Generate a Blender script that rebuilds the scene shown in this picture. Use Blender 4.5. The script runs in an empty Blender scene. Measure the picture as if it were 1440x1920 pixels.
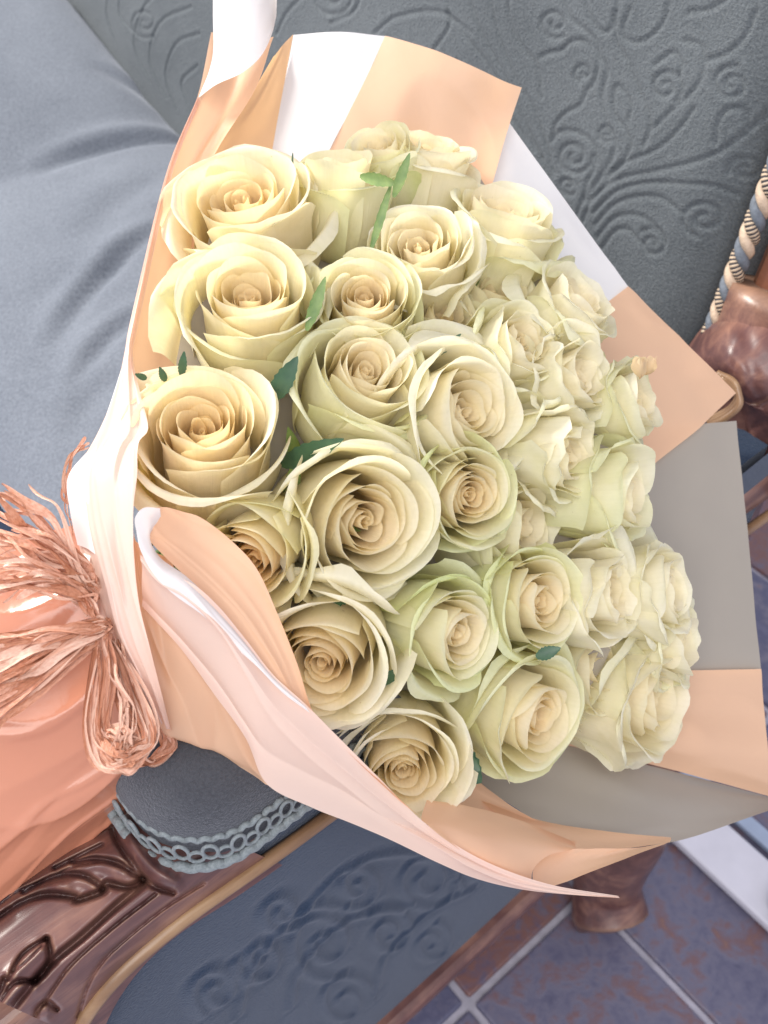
import bpy, math, random
import numpy as np
from mathutils import Matrix, Vector

# ------------------------------------------------------------------ camera, world, lamps, exposure
scn = bpy.context.scene
COL = scn.collection
FPX = 1833.0                     # focal length in photo pixels (1440 x 1920)
TH = math.radians(48.0)          # camera looks 48 degrees down
CAM = np.array([0.0, 0.0, 1.05])
VX = np.array([1.0, 0.0, 0.0])
VV = np.array([0.0, math.cos(TH), -math.sin(TH)])
VU = np.array([0.0, math.sin(TH), math.cos(TH)])
cam_d = bpy.data.cameras.new("camera")
cam_d.sensor_fit = 'VERTICAL'
cam_d.sensor_height = 36.0
cam_d.lens = FPX / 1920.0 * 36.0
cam_d.clip_start = 0.01
cam_d.clip_end = 50.0
cam_d.dof.use_dof = True
cam_d.dof.focus_distance = 0.41
cam_d.dof.aperture_fstop = 15.0
cam = bpy.data.objects.new("camera", cam_d)
COL.objects.link(cam)
cam.matrix_world = Matrix(((VX[0], VU[0], -VV[0], CAM[0]), (VX[1], VU[1], -VV[1], CAM[1]),
                           (VX[2], VU[2], -VV[2], CAM[2]), (0, 0, 0, 1)))
scn.camera = cam

world = bpy.data.worlds.new("World")
scn.world = world
world.use_nodes = True
world.node_tree.nodes["Background"].inputs[0].default_value = (0.80, 0.84, 1.0, 1)
world.node_tree.nodes["Background"].inputs[1].default_value = 0.80

def area(name, loc, target, size, power, col):
    l = bpy.data.lights.new(name, 'AREA')
    l.shape = 'SQUARE'; l.size = size; l.energy = power; l.color = col
    o = bpy.data.objects.new(name, l); COL.objects.link(o)
    o.location = loc
    o.rotation_euler = (Vector(target) - Vector(loc)).to_track_quat('-Z', 'Y').to_euler()
    return o
area("window_light", (-1.55, 1.25, 2.05), (-0.02, 0.28, 0.72), 0.7, 70.0, (1.0, 0.95, 0.87))
area("room_fill", (-0.1, -0.75, 2.1), (0.05, 0.3, 0.7), 1.4, 28.0, (1.0, 0.96, 0.92))  # unseen fill lamp, placed to brighten the lower roses

scn.cycles.max_bounces = 9
scn.cycles.diffuse_bounces = 5
scn.cycles.transmission_bounces = 6
scn.view_settings.view_transform = 'Standard'
scn.view_settings.look = 'None'
scn.view_settings.exposure = 0.10
scn.view_settings.gamma = 1.0
scn.view_settings.use_curve_mapping = False

# ------------------------------------------------------------------ frames and helpers
AZ = math.radians(50.0)
FF = np.array([-math.sin(AZ), -math.cos(AZ), 0.0])   # towards the front of the settee
SS = np.array([math.cos(AZ), -math.sin(AZ), 0.0])    # out over the near arm
ZZ = np.array([0.0, 0.0, 1.0])

def W(s, f, z):
    return SS * s + FF * f + ZZ * z
def ray(px, py):
    return VX * (px - 720.0) / FPX + VV - VU * (py - 960.0) / FPX
def P(px, py, d):
    return CAM + ray(px, py) * d

rng = np.random.default_rng(7)
random.seed(7)

def mesh_obj(name, verts, faces, mat, parent=None, smooth=True, uvs=None, colors=None):
    me = bpy.data.meshes.new(name)
    verts = np.asarray(verts, dtype=np.float64)
    if isinstance(faces, np.ndarray):
        n, k = faces.shape
        me.vertices.add(len(verts)); me.vertices.foreach_set("co", verts.ravel())
        me.loops.add(n * k); me.loops.foreach_set("vertex_index", faces.ravel().astype(np.int32))
        me.polygons.add(n)
        me.polygons.foreach_set("loop_start", np.arange(0, n * k, k, dtype=np.int32))
        me.update(calc_edges=True)
    else:
        me.from_pydata(verts.tolist(), [], faces)
        me.update()
    if smooth:
        me.polygons.foreach_set("use_smooth", np.ones(len(me.polygons), dtype=bool))
    if uvs is not None:
        uvl = me.uv_layers.new(name="UVMap")
        li = np.empty(len(me.loops), dtype=np.int32); me.loops.foreach_get("vertex_index", li)
        uvl.data.foreach_set("uv", np.asarray(uvs, dtype=np.float32)[li].ravel())
    if colors is not None:
        at = me.color_attributes.new("tint", 'FLOAT_COLOR', 'POINT')
        c = np.ones((len(verts), 4), dtype=np.float32); c[:, :3] = colors
        at.data.foreach_set("color", c.ravel())
    me.materials.append(mat)
    o = bpy.data.objects.new(name, me)
    COL.objects.link(o)
    if parent is not None:
        o.parent = parent
    return o

def grid_faces(nr, nc, wrap=False):
    i, j = np.meshgrid(np.arange(nr - 1), np.arange(nc if wrap else nc - 1), indexing='ij')
    i = i.ravel(); j = j.ravel(); j2 = (j + 1) % nc
    return np.stack([i * nc + j, i * nc + j2, (i + 1) * nc + j2, (i + 1) * nc + j], 1)

def empty(name, loc, label=None, cat=None, group=None, kind=None):
    o = bpy.data.objects.new(name, None)
    o.empty_display_size = 0.02
    COL.objects.link(o)
    o.location = Vector(loc)
    tag(o, label, cat, group, kind)
    return o
def tag(o, label=None, cat=None, group=None, kind=None):
    if label: o["label"] = label
    if cat: o["category"] = cat
    if group: o["group"] = group
    if kind: o["kind"] = kind
    return o

def catmull(pts, n):
    """pts (k, d) -> n samples along a Catmull-Rom spline, evenly in parameter"""
    p = np.asarray(pts, float); k = len(p)
    if k == 2:
        t = np.linspace(0, 1, n)[:, None]; return p[0] * (1 - t) + p[1] * t
    e = np.vstack([2 * p[0] - p[1], p, 2 * p[-1] - p[-2]])
    t = np.linspace(0, k - 1 - 1e-9, n); i = t.astype(int); u = (t - i)[:, None]
    a, b, c, d = e[i], e[i + 1], e[i + 2], e[i + 3]
    return 0.5 * (2 * b + (c - a) * u + (2 * a - 5 * b + 4 * c - d) * u * u + (3 * b - a - 3 * c + d) * u ** 3)

class Noise2:
    """smooth value noise from random sines"""
    def __init__(self, seed, n=7, fmax=3.0):
        r = np.random.default_rng(seed)
        self.k = r.normal(0, 1, (n, 2)) * fmax; self.p = r.uniform(0, 6.28, n); self.a = r.uniform(.4, 1, n)
        self.a /= self.a.sum()
    def __call__(self, x, y):
        s = 0
        for (kx, ky), p, a in zip(self.k, self.p, self.a):
            s = s + a * np.sin(kx * x + ky * y + p)
        return s

def tube(path, rad, n=10, cap=True, flat=1.0):
    """ring loft along a polyline (k,3); rad scalar or (k,)"""
    p = np.asarray(path, float); k = len(p)
    rad = np.broadcast_to(np.asarray(rad, float), (k,))
    t = np.gradient(p, axis=0); t /= np.linalg.norm(t, axis=1)[:, None] + 1e-12
    up = np.array([0.13, 0.21, 0.97])
    if abs(t[0] @ up) > .9: up = np.array([0.97, 0.1, .1])
    nrm = np.cross(t[0], up); nrm /= np.linalg.norm(nrm)
    V = []
    for i in range(k):
        nrm = nrm - t[i] * (nrm @ t[i]); nrm /= np.linalg.norm(nrm) + 1e-12
        b = np.cross(t[i], nrm)
        a = np.arange(n) / n * 2 * math.pi
        V.append(p[i] + rad[i] * (np.cos(a)[:, None] * nrm + flat * np.sin(a)[:, None] * b))
    V = np.vstack(V)
    F = grid_faces(k, n, True).tolist()
    if cap:
        F.append(list(range(n))[::-1]); F.append(list(range((k - 1) * n, k * n)))
    return V, F

def box_wsf(s0, s1, f0, f1, z0, z1):
    V = [W(s, f, z) for s in (s0, s1) for f in (f0, f1) for z in (z0, z1)]
    F = [[0, 1, 3, 2], [4, 6, 7, 5], [0, 4, 5, 1], [2, 3, 7, 6], [0, 2, 6, 4], [1, 5, 7, 3]]
    return V, F

def bevel(o, w, seg=2):
    m = o.modifiers.new("bevel", 'BEVEL'); m.width = w; m.segments = seg; m.limit_method = 'ANGLE'
    return o

# ------------------------------------------------------------------ materials
def new_mat(name):
    m = bpy.data.materials.new(name); m.use_nodes = True
    nt = m.node_tree
    for n in list(nt.nodes):
        nt.nodes.remove(n)
    out = nt.nodes.new("ShaderNodeOutputMaterial")
    return m, nt, out
def nd(nt, t, **kw):
    n = nt.nodes.new(t)
    for k, v in kw.items():
        if k in ("operation", "blend_type", "data_type", "attribute_name", "wave_type", "feature", "bands_direction", "layer_name", "noise_dimensions"):
            setattr(n, k, v)
    return n
def ramp(nt, src, stops):
    r = nt.nodes.new("ShaderNodeValToRGB")
    el = r.color_ramp.elements
    el[0].position, el[0].color = stops[0][0], (*stops[0][1], 1)
    el[1].position, el[1].color = stops[-1][0], (*stops[-1][1], 1)
    for p, c in stops[1:-1]:
        e = el.new(p); e.color = (*c, 1)
    nt.links.new(src, r.inputs[0])
    return r
def noise(nt, scale, detail=4, rough=.55, vec=None, dist=0):
    n = nt.nodes.new("ShaderNodeTexNoise")
    n.inputs["Scale"].default_value = scale; n.inputs["Detail"].default_value = detail
    n.inputs["Roughness"].default_value = rough; n.inputs["Distortion"].default_value = dist
    if vec is not None: nt.links.new(vec, n.inputs["Vector"])
    return n
def geo_pos(nt):
    return nt.nodes.new("ShaderNodeNewGeometry").outputs["Position"]
def mapping(nt, vec, scale, rot=(0, 0, 0)):
    m = nt.nodes.new("ShaderNodeMapping")
    m.inputs["Scale"].default_value = scale; m.inputs["Rotation"].default_value = rot
    nt.links.new(vec, m.inputs["Vector"])
    return m.outputs[0]
def bumpn(nt, h, strength, dist, nrm=None):
    b = nt.nodes.new("ShaderNodeBump")
    b.inputs["Strength"].default_value = strength; b.inputs["Distance"].default_value = dist
    nt.links.new(h, b.inputs["Height"])
    if nrm is not None: nt.links.new(nrm, b.inputs["Normal"])
    return b.outputs[0]
def principled(nt, rough=.5, col=None, spec=.5, sheen=0, coat=0):
    p = nt.nodes.new("ShaderNodeBsdfPrincipled")
    p.inputs["Roughness"].default_value = rough
    p.inputs["Specular IOR Level"].default_value = spec
    p.inputs["Sheen Weight"].default_value = sheen
    p.inputs["Coat Weight"].default_value = coat
    if col is not None: p.inputs["Base Color"].default_value = (*col, 1)
    return p

def thin_mat(name, col, rough, trans, tcol, spec=.4, nscale=8, namp=.05, bump=.0, tint=False, sheen=0):
    """a sheet that scatters light back and lets some through"""
    m, nt, out = new_mat(name)
    L = nt.links
    p = principled(nt, rough, col, spec, sheen)
    t = nt.nodes.new("ShaderNodeBsdfTranslucent")
    t.inputs[0].default_value = (*tcol, 1)
    mix = nt.nodes.new("ShaderNodeMixShader"); mix.inputs[0].default_value = trans
    L.new(p.outputs[0], mix.inputs[1]); L.new(t.outputs[0], mix.inputs[2]); L.new(mix.outputs[0], out.inputs[0])
    pos = geo_pos(nt)
    n = noise(nt, nscale, 5, .6, pos)
    r = ramp(nt, n.outputs[0], [(.3, tuple(c * (1 - namp) for c in col)), (.7, tuple(min(1, c * (1 + namp)) for c in col))])
    L.new(r.outputs[0], p.inputs["Base Color"])
    if bump:
        n2 = noise(nt, 55, 3, .5, pos, .6)
        b = bumpn(nt, n2.outputs[0], bump, .004)
        L.new(b, p.inputs["Normal"]); L.new(b, t.inputs["Normal"])
    return m

M = {}
M['peach'] = thin_mat("peach_paper", (.90, .58, .39), .42, .40, (.96, .62, .36), bump=.10)
M['peach_shade'] = thin_mat("peach_shade_paper", (.90, .56, .32), .42, .36, (.96, .58, .27), bump=.10)  # shade beside the rolled tube, put into the paper colour
M['pink'] = thin_mat("blush_paper", (.90, .70, .61), .36, .38, (.95, .70, .56), bump=.12)
M['white'] = thin_mat("white_paper", (.86, .84, .84), .42, .30, (.88, .84, .80), bump=.08)
M['greige_shade'] = thin_mat("greige_shade_paper", (.37, .33, .285), .45, .20, (.40, .34, .27), bump=.06)  # shade of the right-hand white sheets mixed into the colour; liner shares it
M['wrap'] = thin_mat("glossy_peach_wrap", (.68, .29, .18), .20, .26, (.82, .36, .21), spec=.8, bump=.15)

def petal_mat():
    m, nt, out = new_mat("rose_petal")
    L = nt.links
    at = nd(nt, "ShaderNodeAttribute"); at.attribute_name = "tint"
    uv = nt.nodes.new("ShaderNodeUVMap").outputs[0]
    pos = geo_pos(nt)
    veins = noise(nt, 1.0, 4, .6, mapping(nt, uv, (34, 2.2, 1)), .7)
    blot = noise(nt, 90, 5, .6, pos)
    # faint veins and blotches as variation on the pigment
    var = nd(nt, "ShaderNodeMix", data_type='RGBA', blend_type='MULTIPLY'); var.inputs[0].default_value = .55
    rv = ramp(nt, veins.outputs[0], [(.25, (.93, .93, .88)), (.6, (1, 1, 1))])
    L.new(at.outputs[0], var.inputs[6]); L.new(rv.outputs[0], var.inputs[7])
    var2 = nd(nt, "ShaderNodeMix", data_type='RGBA', blend_type='MULTIPLY'); var2.inputs[0].default_value = .5
    rb = ramp(nt, blot.outputs[0], [(.32, (.93, .94, .82)), (.55, (1, 1, 1))])
    L.new(var.outputs[2], var2.inputs[6]); L.new(rb.outputs[0], var2.inputs[7])
    # tiny brown specks of wear
    sp = noise(nt, 420, 2, .5, pos)
    rs = ramp(nt, sp.outputs[0], [(.755, (0, 0, 0)), (.80, (1, 1, 1))])
    sm = nd(nt, "ShaderNodeMix", data_type='RGBA'); sm.inputs[7].default_value = (.45, .33, .16, 1)
    sf = nd(nt, "ShaderNodeMath", operation='MULTIPLY'); sf.inputs[1].default_value = .45
    L.new(rs.outputs[0], sf.inputs[0]); L.new(sf.outputs[0], sm.inputs[0]); L.new(var2.outputs[2], sm.inputs[6])
    p = principled(nt, .46, None, .35, .15)
    L.new(sm.outputs[2], p.inputs["Base Color"])
    t = nt.nodes.new("ShaderNodeBsdfTranslucent")
    tm = nd(nt, "ShaderNodeMix", data_type='RGBA', blend_type='MULTIPLY'); tm.inputs[0].default_value = 1
    tm.inputs[7].default_value = (1.0, .95, .78, 1)
    L.new(sm.outputs[2], tm.inputs[6]); L.new(tm.outputs[2], t.inputs[0])
    soft = noise(nt, 60, 3, .5, pos, .5)
    b1 = bumpn(nt, soft.outputs[0], .28, .003)
    b = bumpn(nt, veins.outputs[0], .10, .0012, b1)
    L.new(b, p.inputs["Normal"]); L.new(b, t.inputs["Normal"])
    mix = nt.nodes.new("ShaderNodeMixShader"); mix.inputs[0].default_value = .48
    L.new(p.outputs[0], mix.inputs[1]); L.new(t.outputs[0], mix.inputs[2]); L.new(mix.outputs[0], out.inputs[0])
    return m
M['petal'] = petal_mat()

def leaf_mat(name, c1, c2, rough):
    m, nt, out = new_mat(name)
    p = principled(nt, rough, c1, .5)
    n = noise(nt, 120, 4, .6, geo_pos(nt))
    r = ramp(nt, n.outputs[0], [(.3, c1), (.7, c2)])
    nt.links.new(r.outputs[0], p.inputs["Base Color"])
    nt.links.new(bumpn(nt, n.outputs[0], .3, .001), p.inputs["Normal"])
    nt.links.new(p.outputs[0], out.inputs[0])
    return m
M['leaf'] = leaf_mat("rose_leaf", (.03, .075, .045), (.06, .13, .06), .4)
M['sepal'] = leaf_mat("rose_sepal", (.10, .18, .05), (.25, .34, .10), .5)
M['stem'] = leaf_mat("rose_stem", (.07, .13, .05), (.12, .20, .07), .5)

def raffia_mat(name, a, b):
    m, nt, out = new_mat(name)
    p = principled(nt, .34, a, .6)
    uv = nt.nodes.new("ShaderNodeUVMap").outputs[0]
    n = noise(nt, 1, 4, .6, mapping(nt, uv, (3.5, 9, 1)))
    r = ramp(nt, n.outputs[0], [(.3, a), (.7, b)])
    nt.links.new(r.outputs[0], p.inputs["Base Color"])
    nt.links.new(bumpn(nt, n.outputs[0], .6, .0008), p.inputs["Normal"])
    t = nt.nodes.new("ShaderNodeBsdfTranslucent"); nt.links.new(r.outputs[0], t.inputs[0])
    mix = nt.nodes.new("ShaderNodeMixShader"); mix.inputs[0].default_value = .2
    nt.links.new(p.outputs[0], mix.inputs[1]); nt.links.new(t.outputs[0], mix.inputs[2])
    nt.links.new(mix.outputs[0], out.inputs[0])
    return m
M['raffia'] = [raffia_mat("copper_raffia", (.55, .23, .13), (.82, .47, .33)),
               raffia_mat("pale_raffia", (.68, .36, .25), (.90, .63, .48)),
               raffia_mat("rust_raffia", (.42, .16, .08), (.70, .33, .20))]

def fabric_mat(name, c1, c2, weave, bump, sheen, rough=.85, blot=6):
    m, nt, out = new_mat(name)
    L = nt.links
    p = principled(nt, rough, c1, .2, sheen)
    p.inputs["Sheen Roughness"].default_value = .45
    p.inputs["Sheen Tint"].default_value = (.85, .9, 1, 1)
    pos = geo_pos(nt)
    n = noise(nt, blot, 5, .6, pos)
    fine = noise(nt, weave, 3, .7, pos)
    mixf = nd(nt, "ShaderNodeMath", operation='MULTIPLY_ADD'); mixf.inputs[1].default_value = .55
    L.new(fine.outputs[0], mixf.inputs[0])
    sc = nd(nt, "ShaderNodeMath", operation='MULTIPLY'); sc.inputs[1].default_value = .45
    L.new(n.outputs[0], sc.inputs[0]); L.new(sc.outputs[0], mixf.inputs[2])
    r = ramp(nt, mixf.outputs[0], [(.34, c1), (.64, c2)])
    L.new(r.outputs[0], p.inputs["Base Color"])
    L.new(bumpn(nt, fine.outputs[0], bump, .0018), p.inputs["Normal"])
    L.new(p.outputs[0], out.inputs[0])
    return m
M['damask'] = fabric_mat("embossed_damask", (.066, .077, .085), (.150, .167, .177), 620, 1.0, .15)
M['velvet'] = fabric_mat("grey_blue_velvet", (.108, .122, .148), (.205, .226, .262), 420, .35, .35, .9, 5)
M['pad'] = fabric_mat("slate_arm_cloth", (.036, .038, .047), (.082, .085, .098), 900, .9, .3)
M['navy'] = fabric_mat("navy_damask", (.010, .021, .046), (.026, .044, .082), 700, .5, .25)
M['gimp'] = fabric_mat("grey_green_braid", (.12, .14, .15), (.26, .29, .30), 700, .5, .2, .7)

def wood_mat(name, dark, mid, light, axis, rough=.3):
    m, nt, out = new_mat(name)
    L = nt.links
    pos = geo_pos(nt)
    sc = (40, 40, 40)
    rotz = math.atan2(axis[1], axis[0])
    v = mapping(nt, pos, (1, 1, 1), (0, 0, -rotz))
    v2 = mapping(nt, v, (7, 85, 85))
    g = noise(nt, 1.0, 6, .65, v2, .5)
    big = noise(nt, 22, 4, .6, pos)
    mx = nd(nt, "ShaderNodeMix", data_type='FLOAT'); mx.inputs[0].default_value = .5
    L.new(g.outputs[0], mx.inputs[2]); L.new(big.outputs[0], mx.inputs[3])
    r = ramp(nt, mx.outputs[0], [(.32, dark), (.5, mid), (.68, light)])
    p = principled(nt, rough, mid, .5, 0, .15)
    p.inputs["Coat Roughness"].default_value = .22
    geo = nt.nodes.new("ShaderNodeNewGeometry")
    wear = ramp(nt, geo.outputs["Pointiness"], [(.53, (0, 0, 0)), (.60, (1, 1, 1))])
    wm = nd(nt, "ShaderNodeMix", data_type='RGBA'); wm.inputs[7].default_value = (.52, .33, .18, 1)
    wf = nd(nt, "ShaderNodeMath", operation='MULTIPLY'); wf.inputs[1].default_value = .28
    L.new(wear.outputs[0], wf.inputs[0]); L.new(wf.outputs[0], wm.inputs[0]); L.new(r.outputs[0], wm.inputs[6])
    L.new(wm.outputs[2], p.inputs["Base Color"])
    L.new(bumpn(nt, g.outputs[0], .35, .0012), p.inputs["Normal"])
    L.new(p.outputs[0], out.inputs[0])
    return m
M['wood'] = wood_mat("carved_wood", (.045, .020, .022), (.135, .060, .052), (.32, .165, .115), FF, .34)
M['wood_red'] = wood_mat("red_brown_wood", (.15, .05, .03), (.26, .10, .06), (.36, .16, .10), SS)
M['gilt'] = wood_mat("worn_gold_edge", (.11, .055, .03), (.24, .135, .07), (.40, .26, .14), FF, .35)
def simple(name, col, rough, spec=.5, ns=30, amp=.12, bump=.1):
    m, nt, out = new_mat(name)
    p = principled(nt, rough, col, spec)
    n = noise(nt, ns, 5, .6, geo_pos(nt))
    r = ramp(nt, n.outputs[0], [(.3, tuple(c * (1 - amp) for c in col)), (.7, tuple(min(1, c * (1 + amp)) for c in col))])
    nt.links.new(r.outputs[0], p.inputs["Base Color"])
    if bump: nt.links.new(bumpn(nt, n.outputs[0], bump, .002), p.inputs["Normal"])
    nt.links.new(p.outputs[0], out.inputs[0])
    return m
M['rope_beige'] = simple("beige_cord", (.55, .42, .31), .6, .3, 300, .2, .4)
M['rope_grey'] = simple("grey_cord", (.15, .17, .20), .7, .3, 300, .2, .4)
def stripe_mat():
    m, nt, out = new_mat("striped_cord")
    uv = nt.nodes.new("ShaderNodeUVMap").outputs[0]
    w = nt.nodes.new("ShaderNodeTexWave"); w.wave_type = 'BANDS'; w.bands_direction = 'Y'
    w.inputs["Scale"].default_value = 50; w.inputs["Distortion"].default_value = .4
    nt.links.new(uv, w.inputs["Vector"])
    r = ramp(nt, w.outputs[0], [(.40, (.05, .045, .05)), (.55, (.55, .43, .31))])
    p = principled(nt, .65, (.5, .4, .3), .3)
    nt.links.new(r.outputs[0], p.inputs["Base Color"])
    nt.links.new(bumpn(nt, w.outputs[0], .5, .001), p.inputs["Normal"])
    nt.links.new(p.outputs[0], out.inputs[0])
    return m
M['rope_stripe'] = stripe_mat()
def slate_mat(name, cols):
    m, nt, out = new_mat(name)
    pos = geo_pos(nt)
    n = noise(nt, 19, 7, .68, pos, .8)
    n2 = noise(nt, 70, 5, .65, pos)
    mx = nd(nt, "ShaderNodeMix", data_type='FLOAT'); mx.inputs[0].default_value = .35
    nt.links.new(n.outputs[0], mx.inputs[2]); nt.links.new(n2.outputs[0], mx.inputs[3])
    st = [(.30 + .4 * i / (len(cols) - 1), c) for i, c in enumerate(cols)]
    r = ramp(nt, mx.outputs[0], st)
    p = principled(nt, .42, cols[0], .5)
    nt.links.new(r.outputs[0], p.inputs["Base Color"])
    nt.links.new(bumpn(nt, mx.outputs[0], .6, .004), p.inputs["Normal"])
    nt.links.new(p.outputs[0], out.inputs[0])
    return m
M['slate'] = [slate_mat("slate_a", [(.048, .044, .088), (.096, .092, .152), (.136, .128, .184), (.160, .088, .096), (.240, .120, .080)]),
              slate_mat("slate_b", [(.064, .060, .112), (.128, .124, .192), (.088, .088, .152), (.176, .160, .208), (.208, .096, .072)]),
              slate_mat("slate_c", [(.064, .044, .080), (.112, .088, .136), (.192, .088, .072), (.128, .112, .160), (.256, .136, .088)])]
M['grout'] = simple("grout", (.42, .40, .46), .9, .2, 60, .2, .3)
M['plinth'] = simple("white_board", (.66, .64, .70), .5, .4, 20, .06, .05)
M['dark'] = simple("dark_metal", (.03, .03, .035), .45, .5, 60, .2, .1)
M['bluegrey'] = simple("blue_grey_strip", (.34, .40, .52), .35, .5, 30, .1, .05)

# ------------------------------------------------------------------ floor
fv, ff_ = box_wsf(-2.2, 1.6, -2.4, 1.6, -.05, -.006)
floor = mesh_obj("floor", fv, ff_, M['grout'], None, False)
tag(floor, kind="structure")
TS, TF, GAP = .34, .17, .008
tile_k = 0
tv, tf = None, None
for a_ in range(-3, 4):
    for b_ in range(-9, 2):
        s0 = -.166 + a_ * TS + (0 if b_ % 2 else TS * .5) * 0
        f0 = -.25 + b_ * TF
        dz = rng.uniform(-.002, .001)
        v, fc = box_wsf(s0 + GAP / 2, s0 + TS - GAP / 2, f0 + GAP / 2, f0 + TF - GAP / 2, -.02, dz)
        # only the tiles the camera can reach
        c = W(s0 + TS / 2, f0 + TF / 2, 0) - CAM
        d = c @ VV
        x, y = 720 + FPX * (c @ VX) / d, 960 - FPX * (c @ VU) / d
        if x < -500 or x > 2100 or y > 2700 or y < -200: continue
        t = mesh_obj("tile", v, fc, M['slate'][(a_ * 5 + b_ * 3 + (a_ * b_) % 2) % 3], floor, False)
        bevel(t, .003, 2)

# pale board along the floor behind the settee, with a grey-blue strip beyond it
v, fc = box_wsf(-1.2, 1.2, -.592, -.533, .003, .016)
o = bevel(mesh_obj("floor_board", v, fc, M['plinth'], None, False), .003)
tag(o, "pale white board lying along the slate floor behind the settee leg", "board")
v, fc = box_wsf(-1.2, 1.2, -.622, -.604, .003, .012)
o = bevel(mesh_obj("floor_strip", v, fc, M['bluegrey'], None, False), .002)
tag(o, "narrow blue grey metal strip beyond the white floor board", "strip")
tr = empty("vent_box", W(0.05, -.59, .017), "small black ribbed box standing on the white floor board", "box")
def local(V, o): return np.asarray(V) - np.array(o.location)
v, fc = box_wsf(-.030, .08, -.584, -.545, .0165, .050)
bevel(mesh_obj("casing", local(v, tr), fc, M['dark'], tr, False), .004)
for k in range(4):
    v, fc = box_wsf(-.02 + k * .022, -.012 + k * .022, -.580, -.549, .049, .053)
    mesh_obj("rib", local(v, tr), fc, M['dark'], tr, False)

# ------------------------------------------------------------------ settee
settee = empty("settee", W(-.6, -.2, 0), "carved wooden settee upholstered in embossed blue grey damask", "settee")
SO = np.array(settee.location)
def spart(name, V, F, mat, smooth=True, parent=None, **kw):
    return mesh_obj(name, np.asarray(V) - SO, F, mat, parent or settee, smooth, **kw)

REC = math.radians(8)
BN = FF * math.cos(REC) + ZZ * math.sin(REC)          # normal of the back
BU = ZZ * math.cos(REC) - FF * math.sin(REC)          # up along the back
B0 = W(-.256, -.47, .62)                              # right edge of the back, w = 0 at z .62
def on_back(px, py):
    r = ray(px, py); t = ((B0 - CAM) @ BN) / (r @ BN); p = CAM + r * t - B0
    return p @ SS, p @ BU

def relief(nx, ny, x0, x1, y0, y1, curves):
    """height field of grooves (depth 1 at the line); curves: list of (pts(k,2), width, sign)"""
    H = np.zeros((ny, nx)); dx = (x1 - x0) / (nx - 1); dy = (y1 - y0) / (ny - 1)
    for pts, w, sgn in curves:
        best = {}
        n = max(8, int(np.sum(np.linalg.norm(np.diff(pts, axis=0), axis=1)) / (dx * .8)))
        c = catmull(pts, n)
        Dm = None
        rad = int(3 * w / dx) + 1
        loc = np.full((ny, nx), 9.0, dtype=np.float32)
        for (cx, cy) in c:
            ix = int((cx - x0) / dx); iy = int((cy - y0) / dy)
            a0, a1, b0, b1 = max(0, ix - rad), min(nx, ix + rad + 1), max(0, iy - rad), min(ny, iy + rad + 1)
            if a0 >= a1 or b0 >= b1: continue
            X = x0 + np.arange(a0, a1) * dx - cx; Y = y0 + np.arange(b0, b1) * dy - cy
            D = np.sqrt(X[None, :] ** 2 + Y[:, None] ** 2)
            loc[b0:b1, a0:a1] = np.minimum(loc[b0:b1, a0:a1], D)
        g = np.exp(-(loc / w) ** 2) - .22 * np.exp(-((loc - 2.2 * w) / (1.3 * w)) ** 2)
        H = H + sgn * g
    return np.clip(H, -1.3, 1.3)

def spiral(cx, cy, r0, turns, a0, sgn=1, n=26):
    t = np.linspace(0, 1, n)
    a = a0 + sgn * t * turns * 2 * math.pi
    r = r0 * (1 - .82 * t)
    return np.stack([cx + r * np.cos(a), cy + r * np.sin(a)], 1)

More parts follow.
